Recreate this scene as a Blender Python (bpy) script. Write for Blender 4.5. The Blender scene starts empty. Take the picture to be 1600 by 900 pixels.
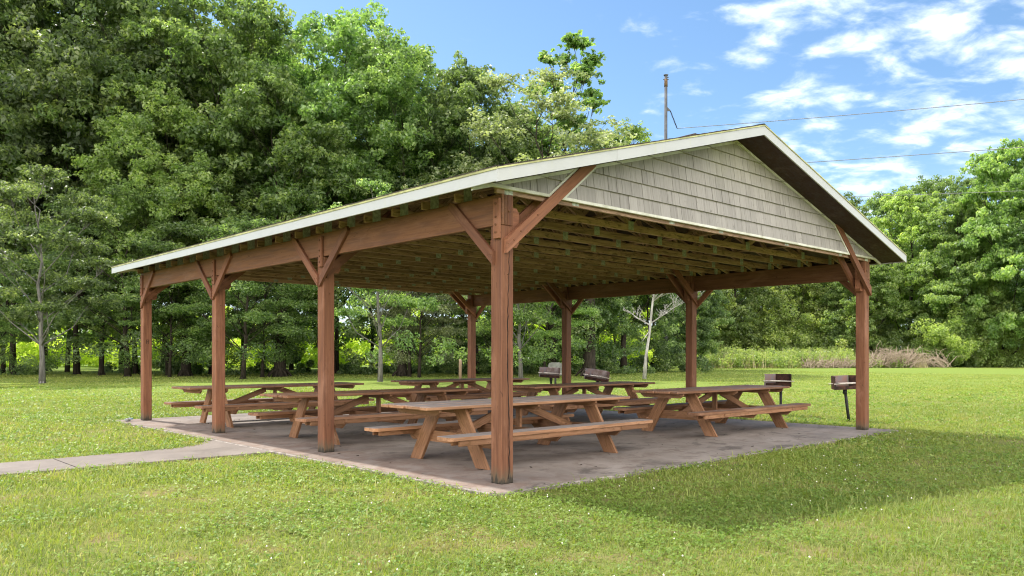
import bpy, math, random
import numpy as np
from mathutils import Vector, Matrix
random.seed(7); rng = np.random.default_rng(7)
C = bpy.context.scene.collection
R_ = math.radians

# ------------------------------------------------------------------ site survey
F_PX, HOR, CAM = 1242.0, 554.2, Vector((-5.628, -6.224, 1.353))
HEAD = 0.74755                                    # heading of the view, clockwise from +Y
SH, CH = math.sin(HEAD), math.cos(HEAD)
def at(u, d, z=0.0):
    """ground position at depth d (metres in front of the viewpoint) and bearing u"""
    l = (u - 800.0) / F_PX * d
    return Vector((CAM.x + l * CH + d * SH, CAM.y - l * SH + d * CH, z))
def hgt(v, d): return CAM.z + (HOR - v) / F_PX * d
W, S, HP = 8.765, 3.6576, 0.085                   # post spacing across, along, half post
SUN_DIR = Vector((-0.097, 0.72, 1.0)).normalized()
LAWN_Z = -0.04

# ------------------------------------------------------------------ helpers
def tag(o, label=None, cat=None, group=None, kind=None):
    if label: o['label'] = label
    if cat: o['category'] = cat
    if group: o['group'] = group
    if kind: o['kind'] = kind
    return o
def empty(name, loc=(0, 0, 0), rz=0.0):
    o = bpy.data.objects.new(name, None); C.objects.link(o)
    o.location = loc; o.rotation_euler = (0, 0, rz); o.empty_display_size = 0.2
    return o
def link(name, me, mat=None, parent=None):
    o = bpy.data.objects.new(name, me); C.objects.link(o)
    if mat is not None and not me.materials:
        me.materials.append(mat)
    if parent is not None: o.parent = parent
    return o
def copy_tree(o, parent=None):
    c = o.copy(); C.objects.link(c)
    if parent is not None:
        c.parent = parent
    for ch in list(o.children): copy_tree(ch, c)
    return c

class MB:
    """collects boards, prisms and tubes into one mesh with grain coordinates"""
    def __init__(s): s.v = []; s.f = []; s.g = []; s.r = []; s.sm = []
    def _add(s, vs, fs, gs, r=None, smooth=False):
        b = len(s.v); r = random.random() if r is None else r
        s.v += [tuple(v) for v in vs]; s.g += [tuple(x) for x in gs]; s.r += [r] * len(vs)
        s.f += [tuple(i + b for i in f) for f in fs]; s.sm += [smooth] * len(fs)
    def box(s, c, size, M=None, bev=0.004, r=None, grain=None):
        """box of half sizes size/2 about c; M 3x3 orients it; grain runs along its longest axis"""
        hx, hy, hz = (x / 2 for x in size)
        b = min(bev, hx * .45, hy * .45, hz * .45)
        H = (hx, hy, hz); vs = []; idx = {}
        for sx in (-1, 1):
            for sy in (-1, 1):
                for sz in (-1, 1):
                    for ax in range(3):
                        p = [sx * (hx - b), sy * (hy - b), sz * (hz - b)]
                        p[ax] = (sx, sy, sz)[ax] * H[ax]
                        idx[(sx, sy, sz, ax)] = len(vs); vs.append(Vector(p))
        fs = []
        for ax in range(3):
            o1, o2 = [a for a in range(3) if a != ax]
            for sg in (-1, 1):
                q = []
                for s1, s2 in ((-1, -1), (1, -1), (1, 1), (-1, 1)):
                    k = [0, 0, 0]; k[ax] = sg; k[o1] = s1; k[o2] = s2
                    q.append(idx[(*k, ax)])
                fs.append(q)
            for s1 in (-1, 1):
                for s2 in (-1, 1):
                    k0 = [0, 0, 0]; k0[o1] = s1; k0[o2] = s2; k1 = list(k0); k0[ax] = -1; k1[ax] = 1
                    fs.append([idx[(*k0, o1)], idx[(*k1, o1)], idx[(*k1, o2)], idx[(*k0, o2)]])
        for sx in (-1, 1):
            for sy in (-1, 1):
                for sz in (-1, 1):
                    fs.append([idx[(sx, sy, sz, a)] for a in range(3)])
        out = []
        for f in fs:
            p = [vs[i] for i in f]; n = (p[1] - p[0]).cross(p[2] - p[0]); m = sum(p, Vector()) / len(p)
            out.append(f if n.dot(m) > 0 else f[::-1])
        la = grain if grain is not None else max(range(3), key=lambda a: size[a])
        o1, o2 = [a for a in range(3) if a != la]
        off = Vector((random.random() * 50, random.random() * 9, random.random() * 9))
        gs = [(v[la] + off.x, v[o1] + off.y, v[o2] + off.z) for v in vs]
        c = Vector(c)
        s._add([c + (M @ v if M else v) for v in vs], out, gs, r)
    def board(s, a, b, w, t, up=(0, 0, 1), bev=0.004, r=None):
        """board from a to b; w measured along `up` as far as possible, t across"""
        a, b = Vector(a), Vector(b); x = (b - a).normalized()
        y = Vector(up).cross(x).normalized(); z = x.cross(y)
        M = Matrix((x, y, z)).transposed()
        s.box((a + b) / 2, ((b - a).length, t, w), M, bev, r, grain=0)
    def prism(s, poly, o, ex, ey, t, r=None, gdir=None):
        """polygon (2D list) in the plane o + ex*u + ey*v, thickness t centred, along ex x ey"""
        o, ex, ey = Vector(o), Vector(ex), Vector(ey); n = ex.cross(ey).normalized()
        ar = sum(poly[i][0] * poly[(i + 1) % len(poly)][1] - poly[(i + 1) % len(poly)][0] * poly[i][1] for i in range(len(poly)))
        if ar < 0: poly = poly[::-1]
        k = len(poly); vs = [o + ex * u + ey * v + n * (t / 2) for u, v in poly] + [o + ex * u + ey * v - n * (t / 2) for u, v in poly]
        fs = [list(range(k)), list(range(2 * k - 1, k - 1, -1))]
        # separate side verts keep the shading flat
        fs += [[(i + 1) % k, i, i + k, (i + 1) % k + k] for i in range(k)]
        off = Vector((random.random() * 50, random.random() * 9, random.random() * 9))
        gd = Vector((*(gdir or (1, 0)), 0)).normalized()
        gs = []
        for j in range(2 * k):
            u, v = poly[j % k]; gs.append((u * gd.x + v * gd.y + off.x, -u * gd.y + v * gd.x + off.y, off.z + (t if j < k else 0)))
        s._add(vs, fs, gs, r)
    def tube(s, pts, rad, n=8, cap=True, r=None, smooth=True):
        pts = [Vector(p) for p in pts]; m = len(pts)
        rad = rad if isinstance(rad, (list, tuple)) else [rad] * m
        vs = []; gs = []; L = 0; ref = None
        off = random.random() * 20
        for i, p in enumerate(pts):
            d = (pts[min(i + 1, m - 1)] - pts[max(i - 1, 0)]).normalized()
            if ref is None:
                ref = d.orthogonal().normalized()
            ref = (ref - d * ref.dot(d)).normalized(); bi = d.cross(ref)
            if i: L += (p - pts[i - 1]).length
            for k in range(n):
                a = 2 * math.pi * k / n
                vs.append(p + (ref * math.cos(a) + bi * math.sin(a)) * rad[i])
                gs.append((L + off, math.cos(a) * rad[i], math.sin(a) * rad[i]))
        fs = [[i * n + k, i * n + (k + 1) % n, (i + 1) * n + (k + 1) % n, (i + 1) * n + k] for i in range(m - 1) for k in range(n)]
        if cap: fs += [list(range(n))[::-1], [(m - 1) * n + k for k in range(n)]]
        s._add(vs, fs, gs, r, smooth)
    def mesh(s, name):
        me = bpy.data.meshes.new(name); me.from_pydata(s.v, [], s.f); me.update()
        a = me.attributes.new('grain', 'FLOAT_VECTOR', 'POINT'); a.data.foreach_set('vector', np.array(s.g, np.float32).ravel())
        a = me.attributes.new('rnd', 'FLOAT', 'POINT'); a.data.foreach_set('value', np.array(s.r, np.float32))
        me.polygons.foreach_set('use_smooth', np.array(s.sm, bool))
        return me
    def build(s, name, mat, parent=None):
        return link(name, s.mesh(name), mat, parent)

def np_mesh(name, verts, faces, rnd=None):
    """verts (n,3); faces (m,k)"""
    verts = np.asarray(verts, np.float32); faces = np.asarray(faces, np.int32); m, k = faces.shape
    me = bpy.data.meshes.new(name)
    me.vertices.add(len(verts)); me.vertices.foreach_set('co', verts.ravel())
    me.loops.add(m * k); me.loops.foreach_set('vertex_index', faces.ravel())
    me.polygons.add(m); me.polygons.foreach_set('loop_start', np.arange(0, m * k, k, dtype=np.int32))
    if rnd is not None:
        a = me.attributes.new('rnd', 'FLOAT', 'POINT'); a.data.foreach_set('value', np.asarray(rnd, np.float32))
    me.update(calc_edges=True)
    return me

# ------------------------------------------------------------------ materials
class NT:
    def __init__(s, name):
        s.m = bpy.data.materials.new(name); s.m.use_nodes = True
        s.t = s.m.node_tree; s.t.nodes.clear(); s.out = s.n('ShaderNodeOutputMaterial')
    def n(s, typ, **kw):
        x = s.t.nodes.new(typ)
        for k, v in kw.items():
            if k in x.inputs.keys() if isinstance(k, str) else False: s.set(x.inputs[k], v)
            else: setattr(x, k, v)
        return x
    def set(s, inp, v):
        if isinstance(v, bpy.types.NodeSocket): s.t.links.new(v, inp)
        elif hasattr(v, 'outputs'): s.t.links.new(v.outputs[0], inp)
        else: inp.default_value = v
    def noise(s, vec, scale, detail=4, rough=.55, dist=0.0):
        x = s.n('ShaderNodeTexNoise'); s.set(x.inputs['Vector'], vec)
        x.inputs['Scale'].default_value = scale; x.inputs['Detail'].default_value = detail
        x.inputs['Roughness'].default_value = rough; x.inputs['Distortion'].default_value = dist
        return x.outputs['Fac']
    def mapv(s, vec, scale=(1, 1, 1), loc=(0, 0, 0), rot=(0, 0, 0)):
        x = s.n('ShaderNodeMapping'); s.set(x.inputs['Vector'], vec)
        x.inputs['Scale'].default_value = scale; x.inputs['Location'].default_value = loc; x.inputs['Rotation'].default_value = rot
        return x.outputs[0]
    def ramp(s, fac, stops):
        x = s.n('ShaderNodeValToRGB'); s.set(x.inputs[0], fac); e = x.color_ramp.elements
        while len(e) < len(stops): e.new(0.5)
        for i, (p, c) in enumerate(stops):
            e[i].position = p; e[i].color = (*c, 1) if len(c) == 3 else c
        return x.outputs[0]
    def sstep(s, fac, a, b, lo=0.0, hi=1.0):
        x = s.n('ShaderNodeMapRange'); x.interpolation_type = 'SMOOTHSTEP'; s.set(x.inputs[0], fac)
        for i, v in zip((1, 2, 3, 4), (a, b, lo, hi)): x.inputs[i].default_value = v
        return x.outputs[0]
    def math(s, op, a, b=0.0, c=0.0):
        x = s.n('ShaderNodeMath'); x.operation = op
        for i, v in enumerate((a, b, c)): s.set(x.inputs[i], v)
        return x.outputs[0]
    def mix(s, fac, a, b, mode='MIX'):
        x = s.n('ShaderNodeMix'); x.data_type = 'RGBA'; x.blend_type = mode
        s.set(x.inputs[0], fac)
        for i, v in ((6, a), (7, b)):
            if isinstance(v, tuple) and len(v) == 3: v = (*v, 1)
            s.set(x.inputs[i], v)
        return x.outputs[2]
    def attr(s, name, out='Vector'):
        x = s.n('ShaderNodeAttribute'); x.attribute_name = name; return x.outputs[out]
    def geo(s, o='Position'): return s.n('ShaderNodeNewGeometry').outputs[o]
    def bump(s, h, strength=.3, dist=.01):
        x = s.n('ShaderNodeBump'); s.set(x.inputs['Height'], h); x.inputs['Strength'].default_value = strength; x.inputs['Distance'].default_value = dist
        return x.outputs[0]
    def bsdf(s, col, rough=.7, normal=None, metal=0.0, spec=.3):
        x = s.n('ShaderNodeBsdfPrincipled')
        s.set(x.inputs['Base Color'], (*col, 1) if isinstance(col, tuple) and len(col) == 3 else col)
        s.set(x.inputs['Roughness'], rough); x.inputs['Metallic'].default_value = metal
        x.inputs['Specular IOR Level'].default_value = spec
        if normal is not None: s.set(x.inputs['Normal'], normal)
        return x.outputs[0]
    def done(s, sh): s.set(s.out.inputs[0], sh); return s.m

def wood(name, c0, c1, weather=0.0, grey=(.30, .29, .29), scale=1.0, foot=False, check=.5, streak=None):
    """stained timber: grain along the board, dark checks, optional grey weathering on top faces and a ragged darker foot"""
    t = NT(name); g = t.attr('grain'); rnd = t.attr('rnd', 'Fac')
    g1 = t.mapv(g, (1.2 * scale, 26 * scale, 26 * scale))
    n1 = t.noise(g1, 1.6, 6, .62, .6)
    n2 = t.noise(t.mapv(g, (.5, 7, 7)), 2.0, 3, .5, 1.2)
    fac = t.math('ADD', t.math('MULTIPLY', n1, .6), t.math('MULTIPLY', n2, .5))
    col = t.ramp(fac, [(.32, tuple(x * .62 for x in c0)), (.5, c0), (.64, c1), (.78, tuple(x * .8 for x in c1))])
    oi = t.n('ShaderNodeObjectInfo').outputs['Random']
    v = t.math('ADD', t.math('ADD', t.math('MULTIPLY', rnd, .5), t.math('MULTIPLY', oi, .22)), .66)
    vv = t.n('ShaderNodeCombineColor'); [t.set(vv.inputs[i], v) for i in range(3)]
    col = t.mix(1.0, col, vv.outputs[0], 'MULTIPLY')
    fade = t.noise(t.mapv(g, (.9, 2.5, 2.5)), 1.7, 5, .65, .5)
    col = t.mix(t.sstep(fade, .52, .72, 0, .5), col, tuple(min(1, x * 1.25 + .035) for x in c1))
    kn = t.noise(t.mapv(g, (3.2, 11, 11)), 1.5, 2, .5, 3.0)
    col = t.mix(t.sstep(kn, .68, .74, 0, .7), col, tuple(x * .33 for x in c0))
    if streak:
        kn = t.noise(t.mapv(g, (2.2, 9, 9)), 1.3, 3, .5, 2.5)
        col = t.mix(t.sstep(kn, .52, .66, 0, .75), col, streak)
    ck = t.noise(t.mapv(g, (.55, 34, 34)), 1.0, 4, .6, .3)
    ckm = t.sstep(ck, .33, .26, 0, check)
    col = t.mix(ckm, col, tuple(x * .22 for x in c0))
    P = t.geo()
    if weather > 0:
        sep = t.n('ShaderNodeSeparateXYZ'); t.set(sep.inputs[0], t.geo('Normal'))
        top = t.sstep(sep.outputs[2], .5, .9)
        wn = t.noise(t.mapv(g, (1.3, 9, 9)), 1.4, 6, .65, .4)
        m = t.math('MULTIPLY', t.sstep(t.math('ADD', wn, t.math('MULTIPLY', t.math('SUBTRACT', oi, .5), .18)), .62 - .3 * weather, .70 - .22 * weather), t.math('ADD', t.math('MULTIPLY', top, .85), .12))
        gcol = t.ramp(n1, [(.3, tuple(x * .5 for x in grey)), (.55, grey), (.75, tuple(x * 1.3 for x in grey))])
        col = t.mix(m, col, gcol)
    if foot:
        sz = t.n('ShaderNodeSeparateXYZ'); t.set(sz.inputs[0], P)
        fn = t.math('ADD', sz.outputs[2], t.math('MULTIPLY', t.noise(t.mapv(P, (30, 30, 6)), 1, 5, .6), -.32))
        col = t.mix(t.sstep(fn, .06, -.16, 0, .9), col, (.10, .085, .055))
        col = t.mix(t.sstep(fn, -.08, -.15, 0, .8), col, (.028, .025, .022))
    h = t.math('SUBTRACT', n1, ckm)
    return t.done(t.bsdf(col, t.sstep(n2, .3, .7, .55, .8), t.bump(h, .45, .004), spec=.25))

M = {}
M['post'] = wood('stained_post_wood', (.165, .069, .038), (.222, .098, .054), foot=True, check=.55)
M['beam'] = wood('stained_beam_wood', (.145, .065, .034), (.192, .09, .048), check=.25)
M['brace'] = wood('stained_brace_wood', (.175, .073, .041), (.235, .103, .058), check=.3)
M['table'] = wood('stained_table_wood', (.21, .10, .055), (.27, .14, .075), weather=.62, grey=(.25, .20, .178), check=.5)
M['table_old'] = wood('peeling_table_wood', (.28, .135, .062), (.36, .18, .088), weather=1.0, grey=(.30, .265, .25), check=.8)
M['leg'] = wood('table_leg_wood', (.21, .105, .055), (.285, .15, .08), check=.5, streak=(.17, .085, .035))
M['truss'] = wood('treated_truss_lumber', (.30, .185, .122), (.43, .285, .195), check=.35, streak=(.12, .078, .042))
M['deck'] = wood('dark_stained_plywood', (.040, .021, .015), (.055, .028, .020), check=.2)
M['stake'] = wood('weathered_stake_wood', (.14, .095, .065), (.20, .14, .10), check=.5)

def fascia_mat():
    t = NT('white_fascia_metal'); P = t.geo()
    n = t.noise(P, 3, 5, .6); st = t.noise(t.mapv(P, (9, 9, 1.2)), 1.6, 5, .6)
    col = t.mix(t.sstep(n, .45, .75, 0, .35), (.46, .468, .47), (.37, .38, .36))
    col = t.mix(t.sstep(st, .56, .72, 0, .35), col, (.45, .47, .34))
    return t.done(t.bsdf(col, .38, spec=.4))
M['fascia'] = fascia_mat()
def simple(name, c, rough=.6, metal=0.0, var=.25, scale=6.0, c2=None, bump=.1, spec=.3):
    t = NT(name); P = t.n('ShaderNodeTexCoord').outputs['Object']
    n = t.noise(P, scale, 6, .6)
    col = t.mix(t.sstep(n, .35, .68), tuple(x * (1 - var) for x in c), c2 or tuple(min(1, x * (1 + var)) for x in c))
    return t.done(t.bsdf(col, rough, t.bump(n, bump, .01), metal, spec))
M['drip'] = simple('algae_stained_drip_edge', (.42, .42, .20), .5, var=.3, scale=4)
M['trim'] = simple('aged_white_trim', (.60, .60, .49), .5, var=.18, scale=4, c2=(.68, .68, .62))
M['plate'] = simple('galvanised_plate_steel', (.36, .39, .33), .5, .0, var=.3, scale=30)
M['bolt'] = simple('rusty_bolt_steel', (.16, .075, .04), .6, .3, scale=60)
M['shingle'] = simple('brown_asphalt_shingle', (.062, .05, .045), .95, var=.5, scale=40, bump=.5)
M['grill'] = simple('rusty_grill_steel', (.05, .028, .024), .75, .2, var=.5, scale=9, c2=(.10, .042, .03))
M['grill_ash'] = simple('burnt_grey_grill_steel', (.36, .35, .39), .7, .1, var=.5, scale=7, c2=(.26, .15, .12))
M['grill_pink'] = simple('scorched_pink_grill_steel', (.40, .26, .22), .7, .1, var=.5, scale=7, c2=(.42, .36, .36))
M['grate'] = simple('pale_grate_steel', (.42, .37, .33), .5, .4, scale=12)
M['steel'] = simple('black_pole_steel', (.028, .027, .028), .6, .2, scale=12)
M['grey_panel'] = simple('weathered_grey_panel', (.15, .155, .145), .7, scale=8)
M['utility'] = simple('grey_weathered_pole', (.075, .078, .085), .8, scale=2)
M['rust_band'] = simple('rust_stained_pole', (.12, .075, .04), .8, scale=5)
M['wire'] = simple('wire', (.20, .20, .21), .5, .2)
M['crack'] = simple('crack_shadow_wood', (.02, .012, .009), .9)

def siding_mat():
    t = NT('weathered_shake_siding'); P = t.geo(); rnd = t.attr('rnd', 'Fac')
    g = t.attr('grain')
    st = t.noise(t.mapv(g, (70, 1, 5)), 1.0, 6, .65, .2)          # fine vertical graining
    big = t.noise(P, 1.1, 3, .5); bl = t.noise(P, 9, 6, .7)
    col = t.ramp(st, [(.3, (.20, .182, .168)), (.5, (.302, .282, .266)), (.7, (.36, .34, .325))])
    v = t.math('ADD', t.math('MULTIPLY', rnd, .22), .90)
    vv = t.n('ShaderNodeCombineColor'); [t.set(vv.inputs[i], v) for i in range(3)]
    col = t.mix(1.0, col, vv.outputs[0], 'MULTIPLY')
    sz = t.n('ShaderNodeSeparateXYZ'); t.set(sz.inputs[0], P)
    # algae and dark lichen spots, heavier on the upper courses
    up = t.sstep(sz.outputs[2], 3.5, 4.35)
    col = t.mix(t.math('MULTIPLY', up, t.sstep(big, .35, .65, .15, .55)), col, (.36, .35, .22))
    col = t.mix(t.math('MULTIPLY', t.sstep(bl, .60, .70), t.sstep(big, .48, .6, 0, .7)), col, (.10, .095, .08))
    return t.done(t.bsdf(col, .65, t.bump(st, .25, .004)))
M['siding'] = siding_mat()

def concrete_mat(name, stain=1.0, k=1.0):
    t = NT(name); P = t.geo()
    a = t.noise(P, .9, 6, .62, .6); b = t.noise(P, 26, 6, .7); c = t.noise(P, 3.4, 7, .66, 1.0)
    sp = t.noise(P, 120, 2, .5)
    col = t.ramp(a, [(.30, tuple(k * x for x in (.175, .148, .128))), (.48, tuple(k * x for x in (.252, .214, .187))), (.66, tuple(k * x for x in (.315, .272, .24)))])
    col = t.mix(t.sstep(c, .47, .70, 0, .7 * stain), col, (.155, .115, .092))
    col = t.mix(t.sstep(b, .52, .72, 0, .35), col, (.13, .12, .115))
    sx = t.n('ShaderNodeSeparateXYZ'); t.set(sx.inputs[0], P)
    # earthy tread marks along the open left side of the slab
    e = t.math('MULTIPLY', t.sstep(sx.outputs[0], 1.2, -.3), t.sstep(c, .33, .60, .15, .85))
    if stain > .5: col = t.mix(t.math('MULTIPLY', e, .8), col, (.20, .135, .105))
    dk = t.noise(t.mapv(P, (.8, 1.3, 1)), 1.5, 6, .7, .8)
    col = t.mix(t.sstep(dk, .53, .68, 0, .7 * stain), col, (.07, .06, .052))
    col = t.mix(t.sstep(sp, .62, .7, 0, .30), col, (.38 * k, .34 * k, .31 * k))
    return t.done(t.bsdf(col, t.sstep(a, .3, .7, .75, .9), t.bump(t.math('ADD', b, t.math('MULTIPLY', sp, .4)), .25, .006)))
M['slab'] = concrete_mat('stained_concrete')
M['path'] = concrete_mat('path_concrete', .45, .74)
M['edge'] = simple('pale_concrete_edge', (.24, .21, .188), .9, var=.35, scale=8)

def grass_tint(t, P):
    a = t.noise(P, .35, 4, .6); b = t.noise(P, 1.6, 5, .65, .4); c = t.noise(P, .09, 3, .5)
    return a, b, c
def lawn_mat():
    t = NT('lawn_soil_and_thatch'); P = t.geo(); a, b, c = grass_tint(t, P)
    f = t.noise(P, 30, 5, .7)
    col = t.ramp(f, [(.3, (.075, .095, .022)), (.5, (.15, .175, .04)), (.7, (.23, .235, .07))])
    col = t.mix(t.sstep(b, .48, .68, 0, .75), col, (.25, .19, .10))
    far = t.n('ShaderNodeVectorMath'); far.operation = 'DISTANCE'; t.set(far.inputs[0], P); far.inputs[1].default_value = (-5.6, -6.2, 0)
    w = t.noise(t.mapv(P, (3, 3, 3)), 4, 6, .75)
    fc = t.ramp(w, [(.3, (.115, .17, .03)), (.55, (.185, .25, .05)), (.75, (.265, .31, .08))])
    col = t.mix(t.sstep(far.outputs['Value'], 14, 45), col, fc)
    return t.done(t.bsdf(col, .95, t.bump(f, .6, .03), spec=.1))
M['lawn'] = lawn_mat()

def leafy(name, stops, trans=.4, rough=.42, world=None, objvar=True, spec=.5, tcol=(1.5, 1.6, .65)):
    """leaf material: colour from the per-leaf random value, varied per plant and over the ground"""
    t = NT(name); r = t.attr('rnd', 'Fac')
    col = t.ramp(r, stops)
    if world:
        P = t.geo(); a, b, c = grass_tint(t, P)
        col = t.mix(t.sstep(b, .50, .72, 0, .75), col, world[0])
        col = t.mix(t.sstep(a, .50, .66, 0, .7), col, world[1])
        col = t.mix(t.sstep(c, .45, .65, 0, .5), col, world[2])
    if objvar:
        oi = t.n('ShaderNodeObjectInfo').outputs['Random']
        hs = t.n('ShaderNodeHueSaturation'); t.set(hs.inputs['Color'], col); hs.inputs['Saturation'].default_value = .82
        t.set(hs.inputs['Hue'], t.math('ADD', t.math('MULTIPLY', oi, .020), .492))
        t.set(hs.inputs['Value'], t.math('ADD', t.math('MULTIPLY', oi, .5), .82))
        col = hs.outputs[0]
    tr = t.n('ShaderNodeBsdfTranslucent')
    t.set(tr.inputs[0], t.mix(1.0, col, (*tcol, 1), 'MULTIPLY'))
    mx = t.n('ShaderNodeMixShader'); mx.inputs[0].default_value = trans
    t.set(mx.inputs[1], t.bsdf(col, rough, spec=spec)); t.set(mx.inputs[2], tr.outputs[0])
    return t.done(mx.outputs[0])
M['grass'] = leafy('grass_blades', [(0, (.104, .152, .031)), (.35, (.200, .257, .052)), (.7, (.298, .338, .083)), (.92, (.40, .40, .15)), (1, (.48, .42, .24))], .42, .6,
                   ((.37, .32, .135), (.295, .325, .08), (.18, .235, .05)), objvar=False)
M['clover'] = leafy('clover_leaves', [(0, (.088, .165, .028)), (.5, (.175, .275, .044)), (.85, (.26, .35, .075)), (1, (.31, .39, .12))], .4, .5, ((.29, .305, .09), (.25, .315, .07), (.145, .215, .045)), objvar=False, spec=.3)
M['flower'] = simple('clover_flower', (.72, .68, .60), .8, var=.15)
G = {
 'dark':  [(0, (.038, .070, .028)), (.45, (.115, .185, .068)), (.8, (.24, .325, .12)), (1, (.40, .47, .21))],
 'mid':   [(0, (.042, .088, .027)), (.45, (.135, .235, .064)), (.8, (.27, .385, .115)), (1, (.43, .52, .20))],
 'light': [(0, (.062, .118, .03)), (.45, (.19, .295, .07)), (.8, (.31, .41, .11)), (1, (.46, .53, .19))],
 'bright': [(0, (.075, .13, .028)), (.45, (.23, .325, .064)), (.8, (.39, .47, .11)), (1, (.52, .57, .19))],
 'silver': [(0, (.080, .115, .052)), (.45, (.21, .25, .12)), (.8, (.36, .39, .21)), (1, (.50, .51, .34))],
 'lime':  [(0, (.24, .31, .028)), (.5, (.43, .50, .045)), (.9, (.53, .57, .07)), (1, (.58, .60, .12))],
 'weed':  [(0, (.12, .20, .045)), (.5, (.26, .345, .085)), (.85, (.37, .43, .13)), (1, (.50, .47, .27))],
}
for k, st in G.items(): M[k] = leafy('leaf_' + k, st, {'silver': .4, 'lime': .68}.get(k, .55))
def bark(name, c0, c1, sc=1.0):
    t = NT(name); g = t.attr('grain')
    n = t.noise(t.mapv(g, (2.2 * sc, 22 * sc, 22 * sc)), 1.2, 6, .65, .5); b = t.noise(g, 1.1, 4, .6)
    col = t.mix(t.sstep(n, .35, .65), c0, c1); col = t.mix(t.sstep(b, .5, .7, 0, .5), col, tuple(x * .55 for x in c0))
    return t.done(t.bsdf(col, .9, t.bump(n, .7, .03), spec=.1))
M['bark'] = bark('dark_bark', (.022, .018, .014), (.06, .05, .04))
M['bark_grey'] = bark('grey_bark', (.095, .09, .085), (.20, .19, .18), .7)
M['bark_white'] = bark('bleached_dead_wood', (.20, .19, .18), (.42, .405, .39), .8)
M['twig'] = bark('dry_twigs', (.22, .17, .12), (.42, .34, .27))
M['straw'] = leafy('dry_stems', [(0, (.26, .20, .11)), (.5, (.40, .33, .20)), (1, (.56, .48, .33))], .2, .8, objvar=False)
def plastic(name, c, alpha):
    t = NT(name); b = t.n('ShaderNodeBsdfPrincipled')
    b.inputs['Base Color'].default_value = (*c, 1); b.inputs['Roughness'].default_value = .12
    b.inputs['Transmission Weight'].default_value = alpha; b.inputs['IOR'].default_value = 1.2
    return t.done(b.outputs[0])
M['clear'] = plastic('clear_bottle_plastic', (.92, .95, .95), .75)
M['cap_white'] = simple('white_bottle_cap', (.8, .8, .8), .4, var=.05)
M['cap_blue'] = simple('blue_bottle_cap', (.05, .28, .55), .4, var=.1)
M['label_blue'] = simple('pale_blue_wrap', (.45, .62, .80), .4, var=.3, scale=60)
M['foil'] = simple('crumpled_silver_wrap', (.62, .62, .62), .3, .5, var=.3, scale=50)

# ------------------------------------------------------------------ ground
def poly_sheet(name, pts, z, mat, thick=None):
    mb = MB(); mb.prism(pts, (0, 0, z - thick / 2), (1, 0, 0), (0, 1, 0), thick)
    return mb.build(name, mat)
SL = (-0.47, -0.43, 9.17, 11.42)
n = 90
xs = np.sign(np.linspace(-1, 1, n)) * np.abs(np.linspace(-1, 1, n)) ** 2.2 * 520
gx, gy = np.meshgrid(xs + 5, xs + 5)
dist = np.hypot(gx, gy)
gz = np.full_like(gx, LAWN_Z) + np.where(dist > 25, .10 * np.sin(gx * .11) * np.sin(gy * .09), 0)
V = np.stack([gx, gy, gz], -1).reshape(-1, 3)
I = np.arange(n * n).reshape(n, n)
Fq = np.stack([I[:-1, :-1], I[:-1, 1:], I[1:, 1:], I[1:, :-1]], -1).reshape(-1, 4)
lawn = link('lawn', np_mesh('lawn', V, Fq), M['lawn']); tag(lawn, 'sunlit green lawn of grass and clover round the pavilion', 'lawn', kind='structure')
for p in lawn.data.polygons: p.use_smooth = True

def wobble_edge(a, b, amp, step=.25):
    a, b = Vector((*a, 0)), Vector((*b, 0)); k = max(2, int((b - a).length / step)); nrm = Vector((-(b - a).y, (b - a).x, 0)).normalized()
    return [tuple((a.lerp(b, i / k) + nrm * random.uniform(-amp, amp)).xy) for i in range(k)]
x0, y0, x1, y1 = SL
slab_poly = wobble_edge((x0, y0), (x1, y0), .006) + wobble_edge((x1, y0), (x1, y1), .006) + wobble_edge((x1, y1), (x0, y1), .006) + wobble_edge((x0, y1), (x0, y0), .006)
slab = poly_sheet('slab', slab_poly, 0.0, M['slab'], .16); tag(slab, 'stained concrete slab under the picnic pavilion', 'slab', kind='structure')
# worn pale arris along the slab's rim
mb = MB()
for a, b in (((x0 - .035, y0 - .014), (x1 + .035, y0 - .014)), ((x0 - .014, y0 + .01), (x0 - .014, y1 - .01)), ((x1 + .014, y0 + .01), (x1 + .014, y1 - .01)), ((x0 - .035, y1 + .014), (x1 + .035, y1 + .014))):
    mb.board((*a, -.035), (*b, -.035), .066, .045, bev=.012)
mb.build('slab_rim', M['edge'], slab)
path_poly = [(-34, 4.34), (-3.75, 4.37), (-.72, 4.29), (-.50, 4.22), (-.50, 6.75), (-.62, 6.35), (-.85, 5.95), (-1.3, 5.68), (-2.1, 5.58), (-3.55, 5.52), (-34, 5.44)]
path = poly_sheet('path', path_poly, -.012, M['path'], .12); tag(path, 'concrete footpath joining the slab on its left side', 'path', kind='structure')
mb = MB()
for x in (-2.95, -5.95, -8.95): mb.box((x, 4.95, -.0115), (.014, 1.12, .004), bev=.001)
mb.build('joint', M['crack'], path)

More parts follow.
